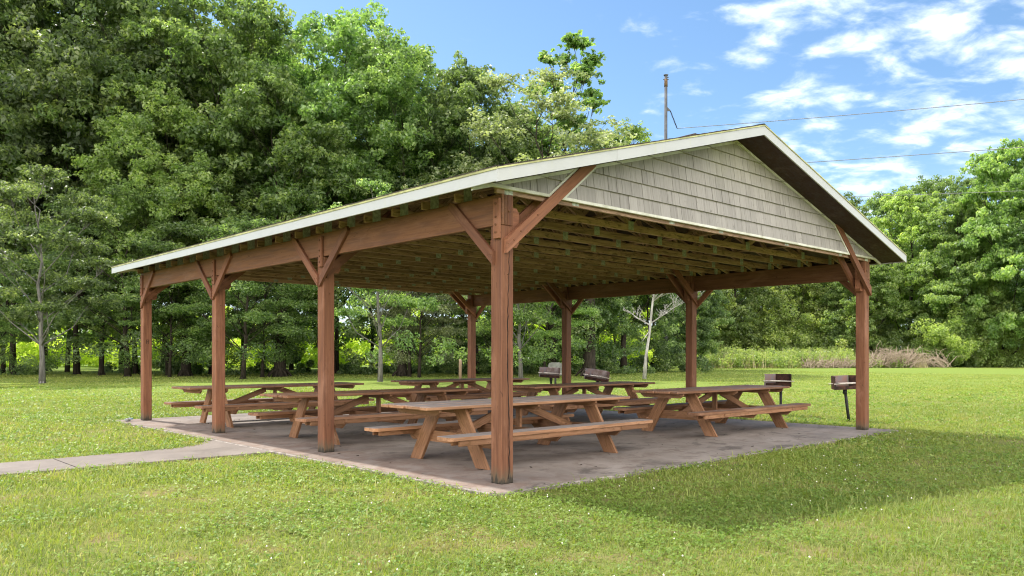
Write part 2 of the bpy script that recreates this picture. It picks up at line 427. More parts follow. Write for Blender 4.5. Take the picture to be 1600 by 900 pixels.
# ------------------------------------------------------------------ pavilion
pav = empty('picnic_pavilion', (0, 0, 0))
tag(pav, 'open picnic pavilion of brown posts with grey shingled gable over a concrete slab', 'pavilion')
SLOPE = .278; EX = .54
def RZ(x):                                       # underside of the roof deck
    xx = x if x <= W / 2 else W - x
    return 3.14 + SLOPE * (xx + EX)
BEAM_B, BEAM_T = 2.71, 3.028
def post(px, py, out):
    mb = MB(); r = random.random()
    mb.box((px, py, (BEAM_B - .003) / 2), (2 * HP, 2 * HP, BEAM_B - .003), bev=.008, r=r)
    mb.box((px - out * HP / 2, py, (BEAM_B + 3.035) / 2), (HP - .004, 2 * HP - .002, 3.035 - BEAM_B), bev=.004, r=r)
    o = mb.build('post', M['post'], pav)
    # scab plate with bolts on the outer face
    pl = MB(); pl.box((px + out * (HP + .019), py - .035, 2.775), (.034, .095, .42), bev=.005, r=.55); pl.build('scab_plate', M['brace'], o)
    def bolt(a, b, r):
        bo = MB(); bo.tube([a, b], r, 8); bo.build('bolt', M['bolt'], o)
    for z in (2.63, 2.71, 2.79, 2.93):
        bolt((px + out * (HP + .034), py - .035, z), (px + out * (HP + .046), py - .035, z), .012)
    bolt((px - out * .02, py - HP - .008, 2.86), (px - out * .02, py - HP + .004, 2.86), .015)
    bolt((px, py - HP - .004, 2.2), (px, py - HP + .004, 2.2), .010)
    # spacer block on the inner face
    sp = MB(); sp.prism([(0, 0), (.08, 0), (.115, .045), (.115, .375), (.08, .42), (0, .42)], (px - out * (HP + .0015), py, 2.49), (-out, 0, 0), (0, 0, 1), .09); sp.build('spacer_block', M['post'], o)
    return o
posts = {}
for i in range(4):
    posts['L', i] = post(0, i * S, -1)
    posts['R', i] = post(W, i * S, 1)
# long crack in the corner post nearest the path
mb = MB(); pts = []
for k in range(46):
    z = .05 + k * .057; pts.append((.010 + .012 * math.sin(z * 3.1) + .006 * random.uniform(-1, 1), z))
for k in range(45):
    w = .0035 + .003 * abs(math.sin(k * .37 + .5)) * (1.3 if k < 30 else .6)
    (a, za), (b, zb) = pts[k], pts[k + 1]
    mb.prism([(a - w, za), (a + w, za), (b + w, zb), (b - w, zb)], (0, -HP - .0006, 0), (1, 0, 0), (0, 0, 1), .0025)
mb.build('crack', M['crack'], posts['L', 0])
# small dark stencil mark on the far left post
mb = MB()
for (a, z, w, h) in ((-.022, 1.62, .009, .085), (.0, 1.658, .036, .009), (.0, 1.62, .036, .009), (.022, 1.64, .009, .04), (.014, 1.595, .009, .04)):
    mb.box((a, 3 * S - HP - .0012, z), (w, .002, h), bev=.0003)
mb.build('stencil_mark', M['crack'], posts['L', 3])
# eave beams, two plies each
for out, bx in ((-1, 0), (1, W)):
    mb = MB()
    xa = bx + out * HP * .75; xb = bx + out * HP * .26
    for xx in (xa, xb): mb.box((xx, 1.5 * S, (BEAM_B + BEAM_T) / 2), (HP * .46, 3 * S + 2 * HP + .006, BEAM_T - BEAM_B), bev=.004)
    mb.build('eave_beam', M['beam'], pav)
# knee braces along the beams (outer faces)
def knee(px, py, out, sg):
    x = px + out * (HP + .0205)
    a = Vector((x, py - sg * .015, 2.335)); b = Vector((x, py + sg * .735, 3.02))
    d = (b - a).normalized(); nz = Vector((0, -d.z, d.y))
    w = .052; vert = Vector((0, 0, 1))
    lo, hi = a, b
    mb = MB()
    L = (b - a).length
    poly = [(0.0, -w), (L, -w), (L + .02, w * .3), (L - .05, w), (.094, w)]
    ey = nz if nz.z > 0 else -nz
    mb.prism(poly, a, d, ey, .038)
    for q in (.05, .09, .13):
        p = a + d * q + ey * (.02 * (1 if q == .09 else -1)); mb.tube([p + Vector((out * .017, 0, 0)), p + Vector((out * .024, 0, 0))], .007, 6)
    mb.build('knee_brace', M['brace'], pav)
for px, out in ((0, -1), (W, 1)):
    for i in range(4):
        if i < 3: knee(px, i * S, out, 1)
        if i > 0: knee(px, i * S, out, -1)
# truss braces: pairs either side of every post, running inward and up
for px, out in ((0, -1), (W, 1)):
    for i in range(4):
        for sg in (-1, 1):
            front = (i == 0 and sg == -1) or (i == 3 and sg == 1)
            y = i * S + sg * (HP + (.030 if front else .0205))
            a = Vector((px + out * .09, y, 2.46)); b = Vector((px - out * 1.30, y, 3.58))
            d = (b - a).normalized(); ey = Vector((-d.z * (1 if d.x > 0 else -1), 0, abs(d.x)))
            L = (b - a).length
            mb = MB(); mb.prism([(0, -.06), (L, -.06), (L, .06), (.097, .06)] , a, d, ey, .058 if front else .038)
            for q in (.07, .16, .30, .62):
                p = a + d * q + ey * random.uniform(-.02, .02)
                mb.tube([p + Vector((0, sg * .026, 0)), p + Vector((0, sg * .034, 0))], .010, 6)
            mb.build('truss_brace', M['brace'], pav)
# trusses
TH = .038
def truss(y, gable=False):
    mb = MB(); xl, xr = -.02, W + .02
    mb.box((W / 2, y, 3.031 + .046), (W + .30, TH, .092), bev=.003)
    for sg in (0, 1):
        xa, xb = (-EX + .02, W / 2) if sg == 0 else (W + EX - .02, W / 2)
        a = Vector((xa, y, RZ(xa) - .052)); b = Vector((xb, y, RZ(xb) - .052))
        mb.board(a, b, .09, TH, bev=.003)
    for k, (xa, xb) in enumerate(((.33, .20), (.33, .44), (.67, .56), (.67, .80), (.20, .12), (.80, .88), (.44, .5), (.56, .5))):
        top = k in (2, 3, 0, 1) or True
        x_b, x_t = xa * W, xb * W
        if k in (4, 5): x_b, x_t = (xb * W, xa * W)
        if k in (6, 7): x_b, x_t = (.33 * W if k == 6 else .67 * W), W / 2
        mb.board((x_b, y, 3.125), (x_t, y, RZ(x_t) - .10), .075, TH * .98, bev=.002)
    o = mb.build('truss', M['truss'], pav)
    for sx in (-1, 1):
        if (sx > 0 and y > -.05): continue
        for x, z, w_, h_ in [(W * q, 3.105, .11, .12) for q in (.33, .67, .12, .88, .5 + random.uniform(-.04, .04))] + [(.02, 3.12, .12, .19), (W - .02, 3.12, .12, .19), (-.30, RZ(-.30) - .05, .07, .07), (W + .30, RZ(W + .30) - .05, .07, .07)]:
            pb = MB(); pb.box((x, y + sx * (TH / 2 + .0008), z), (w_, .0016, h_), bev=.0003)
            pb.build('connector_plate', M['plate'], o)
ys = [-.062] + [k * S / 6 for k in range(1, 18)] + [3 * S + .062]
for y in ys: truss(y)
# bent over nails and light runners between trusses
mb = MB()
for x in (2.2, 4.5, 6.6): mb.box((x, 1.5 * S, 3.137), (.085, 3 * S - .3, .024), bev=.002)
mb.build('runner', M['truss'], pav)
# roof deck, shingles, ridge cap
YF, YB = -.53, 3 * S + .34
def slope_slab(xa, xb, za, zb, t, ya, yb):
    pass
def roof_sheet(name, mat, lift, t, ov, yov, parent, wav=0.0):
    mb = MB()
    for sg in (0, 1):
        e = -EX - ov
        poly = [(e, RZ(e) + lift), (W / 2, RZ(W / 2) + lift), (W / 2, RZ(W / 2) + lift + t), (e, RZ(e) + lift + t)]
        if sg: poly = [(W - x, z) for x, z in poly]
        mb.prism(poly, (0, (YF + YB) / 2, 0), (1, 0, 0), (0, 0, 1), YB - YF + 2 * yov)
    return mb.build(name, mat, parent)
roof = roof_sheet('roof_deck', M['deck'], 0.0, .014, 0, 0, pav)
# shingle courses as overlapping strips with uneven butts
mb = MB()
for sg in (0, 1):
    s_len = (W / 2 + EX + .03); nc = 34
    for k in range(nc):
        xa = -EX - .035 + s_len * k / nc; xb = min(W / 2, xa + s_len / nc * 1.35)
        y = YF - .02
        while y < YB + .02:
            L = min(random.uniform(.75, 1.05), YB + .025 - y); j = random.uniform(0, .006)
            lo = RZ(xa) + .0155 + .012 + j; hi = RZ(xb) + .0155 + .003
            poly = [(xa, lo - .006), (xb, hi - .003), (xb, hi + .003), (xa, lo + .003)]
            if sg: poly = [(W - a, b) for a, b in poly]
            mb.prism(poly, (0, y + L / 2, 0), (1, 0, 0), (0, 0, 1), L - .004); y += L
mb.build('shingles', M['shingle'], roof)
mb = MB(); y = YF - .02
while y < YB:
    for sg in (-1, 1):
        a = Vector((W / 2, y + .15, RZ(W / 2) + .034)); b = a + Vector((sg * .16, 0, -.16 * SLOPE))
        mb.board(a, b, .006, .30, up=(0, 0, 1), bev=.001)
    y += .27
for q, yy in enumerate((.55, 1.6)):
    mb.box((W / 2 - .12, yy, RZ(W / 2) + .035), (.28, .3, .03), bev=.01)
mb.build('ridge_cap', M['shingle'], roof)
# fascia boards and algae stained drip edge
FH = .122
for sx, xe in ((-1, -EX), (1, W + EX)):
    mb = MB(); mb.box((xe + sx * .010, (YF + YB) / 2, 3.14 - FH / 2), (.02, YB - YF + .02, FH), bev=.003, grain=1)
    mb.build('eave_fascia', M['fascia'], pav)
    mb = MB(); mb.box((xe + sx * .024, (YF + YB) / 2, 3.14 + .004), (.012, YB - YF + .03, .026), bev=.002); mb.build('drip_edge', M['drip'], pav)
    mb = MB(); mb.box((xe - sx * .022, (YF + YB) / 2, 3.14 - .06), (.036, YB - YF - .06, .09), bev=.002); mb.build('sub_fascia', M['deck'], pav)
for yy, sgn in ((YF, -1), (YB, 1)):
    for sg in (0, 1):
        poly = [(-EX - .021, RZ(-EX - .021) - FH), (W / 2 - .0008, RZ(W / 2) - FH), (W / 2 - .0008, RZ(W / 2)), (-EX - .021, RZ(-EX - .021))]
        if sg: poly = [(W - x, z) for x, z in poly]
        # the left rake is two lengths butted, like the board in front
        mb = MB()
        if sg == 0:
            xm = 1.22
            zm = RZ(xm)
            mb.prism([poly[0], (xm, zm - FH), (xm + .0, zm), poly[3]], (0, yy + sgn * .011, 0), (1, 0, 0), (0, 0, 1), .02)
            mb.prism([(xm + .002, zm - FH - .002), poly[1], poly[2], (xm + .002, zm - .001)], (0, yy + sgn * .0125, 0), (1, 0, 0), (0, 0, 1), .02)
        else:
            mb.prism(poly, (0, yy + sgn * .011, 0), (1, 0, 0), (0, 0, 1), .02)
        mb.build('rake_fascia', M['fascia'], pav)
        # drip lip above the rake
        pl = [(x, z + (FH + .001 if i < 2 else .017)) for i, (x, z) in enumerate(poly)]
        mb = MB(); mb.prism(pl, (0, yy + sgn * .026, 0), (1, 0, 0), (0, 0, 1), .012); mb.build('drip_edge', M['drip'], pav)
        # soffit under the gable overhang
        yi = -.098 if sgn < 0 else 3 * S + .098
        sp = [(-EX + .05, RZ(-EX + .05) - .112), (W / 2, RZ(W / 2) - .112), (W / 2, RZ(W / 2) - .104), (-EX + .05, RZ(-EX + .05) - .104)]
        if sg: sp = [(W - x, z) for x, z in sp]
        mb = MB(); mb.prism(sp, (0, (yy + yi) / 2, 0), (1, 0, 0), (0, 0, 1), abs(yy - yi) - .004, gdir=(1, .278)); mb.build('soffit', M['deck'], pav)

def clip(poly, f):
    """keep the part of polygon with f(p) >= 0"""
    out = []
    for i in range(len(poly)):
        a, b = poly[i], poly[(i + 1) % len(poly)]; fa, fb = f(a), f(b)
        if fa >= 0: out.append(a)
        if (fa >= 0) != (fb >= 0):
            t = fa / (fa - fb); out.append((a[0] + (b[0] - a[0]) * t, a[1] + (b[1] - a[1]) * t))
    return out
def gable(yw, sgn):
    Z0, EXPO = 3.112, .178
    mb = MB(); k = 0; top = RZ(W / 2) - .112
    lim = lambda p: (RZ(p[0]) - .113) - p[1]
    z = Z0
    while z < top:
        x = -EX + .02 + random.uniform(-.1, 0)
        while x < W + EX:
            w = random.choice((.10, .13, .145, .16, .18, .21)); gap = random.choice((.003, .005, .008))
            poly = [(max(x, -EX + .02), z - .004), (min(x + w - gap, W + EX - .02), z - .004), (min(x + w - gap, W + EX - .02), z + EXPO + .01), (max(x, -EX + .02), z + EXPO + .01)]
            x += w
            if poly[1][0] - poly[0][0] < .01: continue
            half = [(lambda p: 3.14 + SLOPE * (p[0] + EX) - .113 - p[1]), (lambda p: 3.14 + SLOPE * (W - p[0] + EX) - .113 - p[1])]
            for f in half:
                if len(poly) >= 3: poly = clip(poly, f)
            if len(poly) < 3: continue
            b = len(mb.v); r = random.random(); j = random.uniform(0, .003); off = (random.random() * 30, random.random() * 9)
            def Y(zz, front): return yw + sgn * ((.026 + j - .024 * (zz - z) / EXPO) if front else .0)
            vs = [(u, Y(v, 1), v) for u, v in poly] + [(u, yw, v) for u, v in poly]; kk = len(poly)
            fs = [list(range(kk)), list(range(2 * kk - 1, kk - 1, -1))] + [[(i + 1) % kk, i, i + kk, (i + 1) % kk + kk] for i in range(kk)]
            if sgn > 0: fs = [f[::-1] for f in fs]
            mb._add(vs, fs, [(u + off[0], v + off[1], 0) for u, v in poly] * 2, r)
        z += EXPO; k += 1
    o = mb.build('gable_siding', M['siding'], pav)
    bk = MB(); xq = (Z0 - 3.14 + .115) / SLOPE - EX
    bk.prism([(xq, Z0), (W - xq, Z0), (W / 2, RZ(W / 2) - .115)], (0, yw - sgn * .006, 0), (1, 0, 0), (0, 0, 1), .010); bk.build('sheathing', M['deck'], o)
    tr = MB()
    tr.box((W / 2, yw + sgn * .012, Z0 - .018), (W + 2 * EX - .06, .036, .036), bev=.004)
    for sg in (0, 1):
        pl = [(-EX + .03, RZ(-EX + .03) - .150), (W / 2, RZ(W / 2) - .150), (W / 2, RZ(W / 2) - .1135), (-EX + .03, RZ(-EX + .03) - .1135)]
        if sg: pl = [(W - a, b) for a, b in pl]
        tr.prism(pl, (0, yw + sgn * .014, 0), (1, 0, 0), (0, 0, 1), .024)
    # channel trim either side of the two braces
    for px, out in ((0, -1), (W, 1)):
        a = Vector((px + out * .09, 0, 2.46)); b = Vector((px - out * 1.30, 0, 3.58)); d = (b - a).normalized()
        nn = Vector((-d.z, 0, d.x)); nn = nn if nn.z > 0 else -nn
        for s2 in (-1, 1):
            q = a + nn * s2 * .0745
            t0 = (Z0 - .018 - q.z) / d.z
            t1 = (b - a).length + .1
            while True:
                e = q + d * t1
                if e.z < RZ(e.x) - .125 or t1 < t0: break
                t1 -= .01
            p0 = q + d * t0; p1 = q + d * t1
            tr.board((p0.x, yw + sgn * .016, p0.z), (p1.x, yw + sgn * .016, p1.z), .028, .030, up=(0, 0, 1), bev=.003)
    tr.build('trim', M['trim'], o)
gable(-.098, -1); gable(3 * S + .098, 1)

# ------------------------------------------------------------------ picnic tables
def rounded_rect(L, w, ch):
    return [(-L / 2, -w / 2 + ch), (-L / 2 + ch * .35, -w / 2 + ch * .35), (-L / 2 + ch, -w / 2), (L / 2 - ch, -w / 2), (L / 2 - ch * .35, -w / 2 + ch * .35), (L / 2, -w / 2 + ch),
            (L / 2, w / 2 - ch), (L / 2 - ch * .35, w / 2 - ch * .35), (L / 2 - ch, w / 2), (-L / 2 + ch, w / 2), (-L / 2 + ch * .35, w / 2 - ch * .35), (-L / 2, w / 2 - ch)]
X, Y, Z = Vector((1, 0, 0)), Vector((0, 1, 0)), Vector((0, 0, 1))
def make_table(top_mat, seed):
    random.seed(seed)
    root = empty('picnic_table')
    LT, WT, ZT = 3.70, .93, .75
    fx = 1.125
    mb = MB(); nb = 6; bw = WT / nb
    for i in range(nb):
        L = LT - random.uniform(0, .035); yc = -WT / 2 + bw * (i + .5)
        mb.box((random.uniform(-.012, .012), yc, ZT - .019 - random.uniform(0, .004)), (L, bw - random.uniform(.004, .010), .040), bev=.007)
    mb.build('tabletop', top_mat, root)
    for x in (-1.62, -fx, 0, fx, 1.62):
        c = MB(); e = .06
        c.prism([(-.43, .075), (.43, .075), (.43, .045), (.36, 0), (-.36, 0), (-.43, .045)], (x, 0, ZT - .117), (0, 1, 0), (0, 0, 1), .04); c.build('top_cleat', M['leg'], root)
    for sx in (-1, 1):
        for sy in (-1, 1):
            lg = MB(); hb = .112
            yb, yt = sy * .665, sy * .235
            # raked plank cut level at floor and at the cleat
            lg.prism([(yb - hb, .002), (yb + hb, .002), (yt + hb, .705), (yt - hb, .705)], (sx * (fx + .0425) + sy * .0015, 0, 0), (0, 1, 0), (0, 0, 1), .042, gdir=(yt - yb, .70))
            lg.build('leg', M['leg'], root)
    for x in (-fx + .0, 0, fx - .0):
        s = MB(); h = .90 if x else .86
        s.prism([(-h, .14), (h, .14), (h, .10), (h - .12, 0), (-h + .12, 0), (-h, .10)], (x, 0, .247), (0, 1, 0), (0, 0, 1), .042); s.build('seat_support', M['leg'], root)
    for sy in (-1, 1):
        b = MB(); b.prism(rounded_rect(LT - .02, .285, .05), (random.uniform(-.01, .01), sy * .765, .410), X, Y, .040, gdir=(1, 0)); o = b.build('bench', top_mat, root)
        r = MB()
        for yo in (.105, -.03): r.box((0, sy * (.765 + yo), .3895 - .034), (LT - .30, .038, .066), bev=.004)
        r.build('bench_rail', M['leg'], o)
    p = MB(); p.box((.0425, 0, .46), (.04, .09, .46), bev=.004); p.build('centre_post', M['leg'], root)
    for sx in (-1, 1):
        d = MB(); d.board((sx * (fx - .05), .0, .33), (sx * .16, .0, .655), .10, .038, bev=.004); d.build('diagonal_brace', M['leg'], root)
    return root
TABLES = [
 (1.68, 1.57, 0.0, 'old', 'picnic table with peeling grey top, closest to the thick cracked corner post'),
 (1.74, 5.06, .004, 'new', 'brown picnic table between the peeling table and the one with a bottle'),
 (1.76, 8.86, -.004, 'new', 'brown picnic table with a clear plastic bottle standing on it'),
 (6.84, 8.98, .01, 'new', 'brown picnic table at the back corner near the wooden stake'),
 (6.72, 4.92, -.006, 'new', 'brown picnic table standing in front of the two tilted grills'),
 (6.90, 1.84, 0.0, 'new', 'brown picnic table in front of the two upright rusty grills'),
]
proto = {}
for i, (tx, ty, rz, kind, lab) in enumerate(TABLES):
    if i == 0: o = make_table(M['table_old'], 11)
    elif i in (1, 4): o = make_table(M['table'], 20 + i); proto['new'] = o
    else: o = copy_tree(proto['new'])
    o.location = (tx, ty, 0); o.rotation_euler = (0, 0, rz + (math.pi if i in (3, 5) else 0))
    tag(o, lab, 'picnic table', 'picnic tables under the pavilion')
random.seed(99)

# ------------------------------------------------------------------ small things
def bottle(name, loc, rot, cap, wrap, lab, group=None):
    root = empty(name, loc); root.rotation_euler = rot
    mb = MB(); prof = [(0, .028), (.004, .032), (.06, .032), (.075, .030), (.09, .032), (.13, .032), (.16, .022), (.182, .0125), (.195, .0125)]
    mb.tube([(0, 0, z) for z, _ in prof], [r for _, r in prof], 14); mb.build('body', M['clear'], root)
    c = MB(); c.tube([(0, 0, .192), (0, 0, .212)], .0155, 12); c.build('cap', cap, root)
    l = MB(); l.tube([(0, 0, .092), (0, 0, .128)], .0328, 14, cap=False); l.build('wrap', wrap, root)
    return tag(root, lab, 'bottle', group)
bottle('plastic_bottle', (3.05, 8.95, .752), (0, 0, 0), M['cap_white'], M['cap_white'], 'clear plastic water bottle standing on a picnic table')
bottle('plastic_bottle', (-.43, 10.85, .035), (R_(88), 0, R_(130)), M['cap_blue'], M['label_blue'], 'discarded water bottle with blue cap lying at the slab corner')
import bmesh
def crumple(name, loc, size, mat, lab, cat):
    bm = bmesh.new(); bmesh.ops.create_icosphere(bm, subdivisions=3, radius=1)
    for v in bm.verts:
        k = 1 + .45 * math.sin(v.co.x * 7.3 + v.co.y * 4.1) * math.cos(v.co.z * 6.7 + v.co.x * 3) + random.uniform(-.12, .12)
        v.co = Vector((v.co.x * size[0], v.co.y * size[1], v.co.z * size[2])) * k
    me = bpy.data.meshes.new(name); bm.to_mesh(me); bm.free()
    o = link(name, me, mat); o.location = loc; return tag(o, lab, cat)
crumple('crumpled_wrapper', (2.0, 8.0, .03), (.10, .07, .035), M['foil'], 'crumpled silver wrapper on the slab under a bench', 'litter')
# dead leaves and specks swept about on the slab
vs = []; fs = []; rr = []
for k in range(150):
    x, y = random.uniform(-.4, 9), random.uniform(-.38, 11); a = random.uniform(0, 6.28); s = random.uniform(.006, .022)
    c = Vector((x, y, .006)); u = Vector((math.cos(a), math.sin(a), random.uniform(-.3, .3))) * s * 1.5; v = Vector((-math.sin(a), math.cos(a), .2)) * s
    b = len(vs); vs += [c + u, c + v, c - u + Vector((0, 0, .004)), c - v * .9]; fs.append((b, b + 1, b + 2, b + 3)); rr += [random.random()] * 4
lit = link('leaf_litter', np_mesh('leaf_litter', [tuple(v) for v in vs], fs, rr), simple('dead_leaf', (.05, .035, .025), .9)); tag(lit, 'scattered dead leaves and specks on the concrete slab', 'leaf litter', kind='stuff')

def grill(loc, rz, tilt, w, zbox, lab, cols, pole_lean=(0, 0)):
    """pedestal grill: back plate and two flared, notched wings on a pan, grate rods across"""
    root = empty('park_grill', (*loc[:2], LAWN_Z), rz)
    top = Vector((pole_lean[0], pole_lean[1], zbox))
    p = MB(); p.tube([(0, 0, -.05), top], .030, 10); p.tube([top - Vector((0, 0, .10)), top], .042, 10); p.build('pole', M['steel'], root)
    T = Matrix.Translation(top) @ Matrix.Rotation(tilt, 4, 'Y')
    def put(mb, name, mat):
        o = mb.build(name, mat, root); o.matrix_local = T; return o
    hw, hd, fl, H_ = w * .30, .17, w * .20, .265
    b = MB(); b.prism([(-hw, hd), (hw, hd), (hw + fl, -hd), (-hw - fl, -hd)], (0, 0, .006), (1, 0, 0), (0, 1, 0), .012); put(b, 'pan', M['grill'])
    b = MB(); b.box((0, hd, H_ / 2 + .013), (2 * hw, .008, H_), bev=.001); put(b, 'back_plate', cols[1])
    b = MB(); b.box((0, -hd, .045), (2 * (hw + fl) - .02, .008, .062), bev=.001); put(b, 'front_lip', M['grill'])
    for sx, mt in ((-1, cols[0]), (1, cols[2])):
        d = Vector((sx * fl, -2 * hd, 0)); L = d.length + .04; d.normalize()
        poly = [(0.006, .013), (L, .013), (L, .10)]
        for k in range(4): poly += [(L - .030, .105 + k * .042), (L - .030, .125 + k * .042), (L, .13 + k * .042)]
        poly += [(L - .01, H_ + .013), (0.006, H_ + .013)]
        sp = MB(); sp.prism(poly, (sx * hw, hd, 0), d, (0, 0, 1), .008); put(sp, 'side_plate', mt)
    gr = MB()
    for k in range(9): gr.tube([(-hw + k * 2 * hw / 8, -hd - .02, .128), (-hw + k * 2 * hw / 8, hd - .02, .128)], .006, 6)
    for yy in (-hd - .03, 0): gr.tube([(-hw - fl - .04, yy, .120), (hw + fl + .01, yy, .120)], .011, 6)
    put(gr, 'grate', M['grate'])
    return tag(root, lab, 'grill', 'park grills beside the slab')
AS, RU = M['grill_ash'], M['grill']
grill(at(1220, 17.9), R_(-80), 0, .58, .68, 'dark brown rusty park grill standing level behind the end of a picnic table', (AS, RU, RU))
grill(at(1327, 16.5), R_(-32), R_(-2), .66, .68, 'black park grill on a leaning pole beside the far right pavilion post', (RU, AS, RU), (-.10, .0))
grill(at(934, 20.5), R_(-62), R_(9), .62, .72, 'burnt grey park grill tilted to one side with pale grate bars', (AS, M['grill_pink'], RU))
grill(at(861, 22.0), R_(-60), R_(3), .56, .76, 'burnt grey and red park grill in front of the round cornered grey panel', (AS, M['grill_pink'], RU))
# round cornered grey panel on a post beyond the grill
root = empty('notice_panel', at(868, 26, LAWN_Z), R_(-43)); tag(root, 'grey panel with rounded top corners on a post behind a grill', 'panel')
mb = MB(); pw, ph, cr = .24, .42, .10
mb.prism([(-pw, 0), (pw, 0), (pw, ph - cr), (pw - .03, ph - .03), (pw - cr, ph), (-pw + cr, ph), (-pw + .03, ph - .03), (-pw, ph - cr)], (0, 0, .72), (1, 0, 0), (0, 0, 1), .05); mb.build('panel', M['grey_panel'], root)
mb = MB(); mb.tube([(0, .06, 0), (0, .06, 1.05)], .035, 8); mb.build('post', M['steel'], root)
st = MB(); st.tube([(0, 0, 0), (.01, 0, 1.12), (.01, 0, 1.2)], [.065, .065, .05], 10); o = st.build('wooden_stake', M['stake']); o.location = at(719, 33, LAWN_Z); tag(o, 'short round wooden stake standing upright in the lawn', 'stake')

# ------------------------------------------------------------------ utility pole and wires
pd = 73.0; pb = at(1040, pd)
root = empty('utility_pole', (pb.x, pb.y, LAWN_Z)); tag(root, 'tall grey utility pole rising above the trees behind the roof', 'utility pole')
ph = hgt(117, pd)
mb = MB(); mb.tube([(0, 0, -.5), (0, 0, ph * .5), (.05, 0, ph)], [.20, .17, .135], 12); mb.build('shaft', M['utility'], root)
mb = MB(); mb.tube([(.05, 0, ph - 1.05), (.05, 0, ph - .35)], [.165, .15], 12); mb.build('rust_band', M['rust_band'], root)
mb = MB(); mb.tube([(.05, 0, ph - .02), (.05, 0, ph + .05), (.05, 0, ph + .10)], [.19, .23, .05], 14)
camr = Vector((CH, -SH, 0))
for dz, s in ((-.2, 1), (-.4, 1), (-.4, -1)): mb.tube([Vector((.05, 0, ph + dz)), Vector((.05, 0, ph + dz + .04)) + camr * .24 * s], .05, 8)
mb.build('pole_cap', M['utility'], root)
zb = hgt(171, pd)
mb = MB(); mb.prism([(.13, .28), (.42, -.02), (.42, -.10), (.13, -.12)], (0, 0, zb), camr, (0, 0, 1), .10)
mb.build('bracket', M['utility'], root)
ins0 = camr * .42 + Vector((0, 0, zb - .06)); ins1 = camr * 1.06 + Vector((0, 0, hgt(200, pd)))
mb = MB(); mb.tube([ins0, ins1], .035, 8)
for k in range(14):
    c = ins0.lerp(ins1, (k + .8) / 15); dd = (ins1 - ins0).normalized()
    mb.tube([c - dd * .012, c + dd * .022], [.085, .04], 10)
mb.build('insulator', M['steel'], root)
def wire(p0, p1, sag, lab, rad=.028):
    pts = [Vector(p0).lerp(Vector(p1), t / 24) - Vector((0, 0, sag * 4 * (t / 24) * (1 - t / 24))) for t in range(25)]
    m = MB(); m.tube(pts, rad, 6); o = m.build('power_line', M['wire']); tag(o, lab, 'power line', 'power lines running off the utility pole'); return o
P0 = Vector((pb.x, pb.y, LAWN_Z))
e = at(2200, 60); wire(P0 + ins1, (e.x, e.y, hgt(93, 60)), .3, 'highest power line, crossing the clouds from the pole insulator')
e = at(2200, 62); wire((pb.x + .15, pb.y, hgt(268, pd)), (e.x, e.y, hgt(183, 62)), .15, 'middle power line, passing just above the trees on the right')
e = at(2200, 66); wire((pb.x + .15, pb.y, hgt(316, pd)), (e.x, e.y, hgt(273, 66)), .15, 'lowest power line, crossing in front of the trees on the right'  , .022)

# ------------------------------------------------------------------ trees and shrubs
def leaf_cloud(centers, radii, counts, size, up=.55, flat=.6, rs=None, droop=.15, aspect=.55):
    """leaf sized faces filling blobs; returns verts, faces, rnd"""
    rs = rs or np.random.default_rng(1)
    cen = np.repeat(np.asarray(centers, float), counts, 0); rad = np.repeat(np.asarray(radii, float), counts)
    N = len(cen)
    d = rs.normal(size=(N, 3)); d /= np.linalg.norm(d, axis=1)[:, None]
    rr = rad * rs.random(N) ** .42
    p = cen + d * rr[:, None] * np.array([1, 1, flat])
    # normals: mostly up and outwards with scatter
    nrm = rs.normal(size=(N, 3)) * .7 + np.array([0, 0, up]) + d * .45
    nrm /= np.linalg.norm(nrm, axis=1)[:, None]
    a = np.cross(nrm, rs.normal(size=(N, 3))); a /= np.linalg.norm(a, axis=1)[:, None]
    b = np.cross(nrm, a)
    s = size * (.6 + .8 * rs.random(N))
    L = a * s[:, None]; Wd = b * (s * aspect)[:, None]; fold = nrm * (s * .16)[:, None]
    v = np.stack([p - L * .5, p + Wd * .5 + fold, p + L * .5 - np.array([0, 0, 1]) * (s * droop)[:, None], p - Wd * .5 + fold], 1).reshape(-1, 3)
    f = np.arange(4 * N).reshape(N, 4)
    blob = np.repeat(rs.random(len(counts)), counts)
    r = np.clip(.48 * rs.random(N) + .52 * blob, 0, 1)
    return v, f, np.repeat(r, 4)

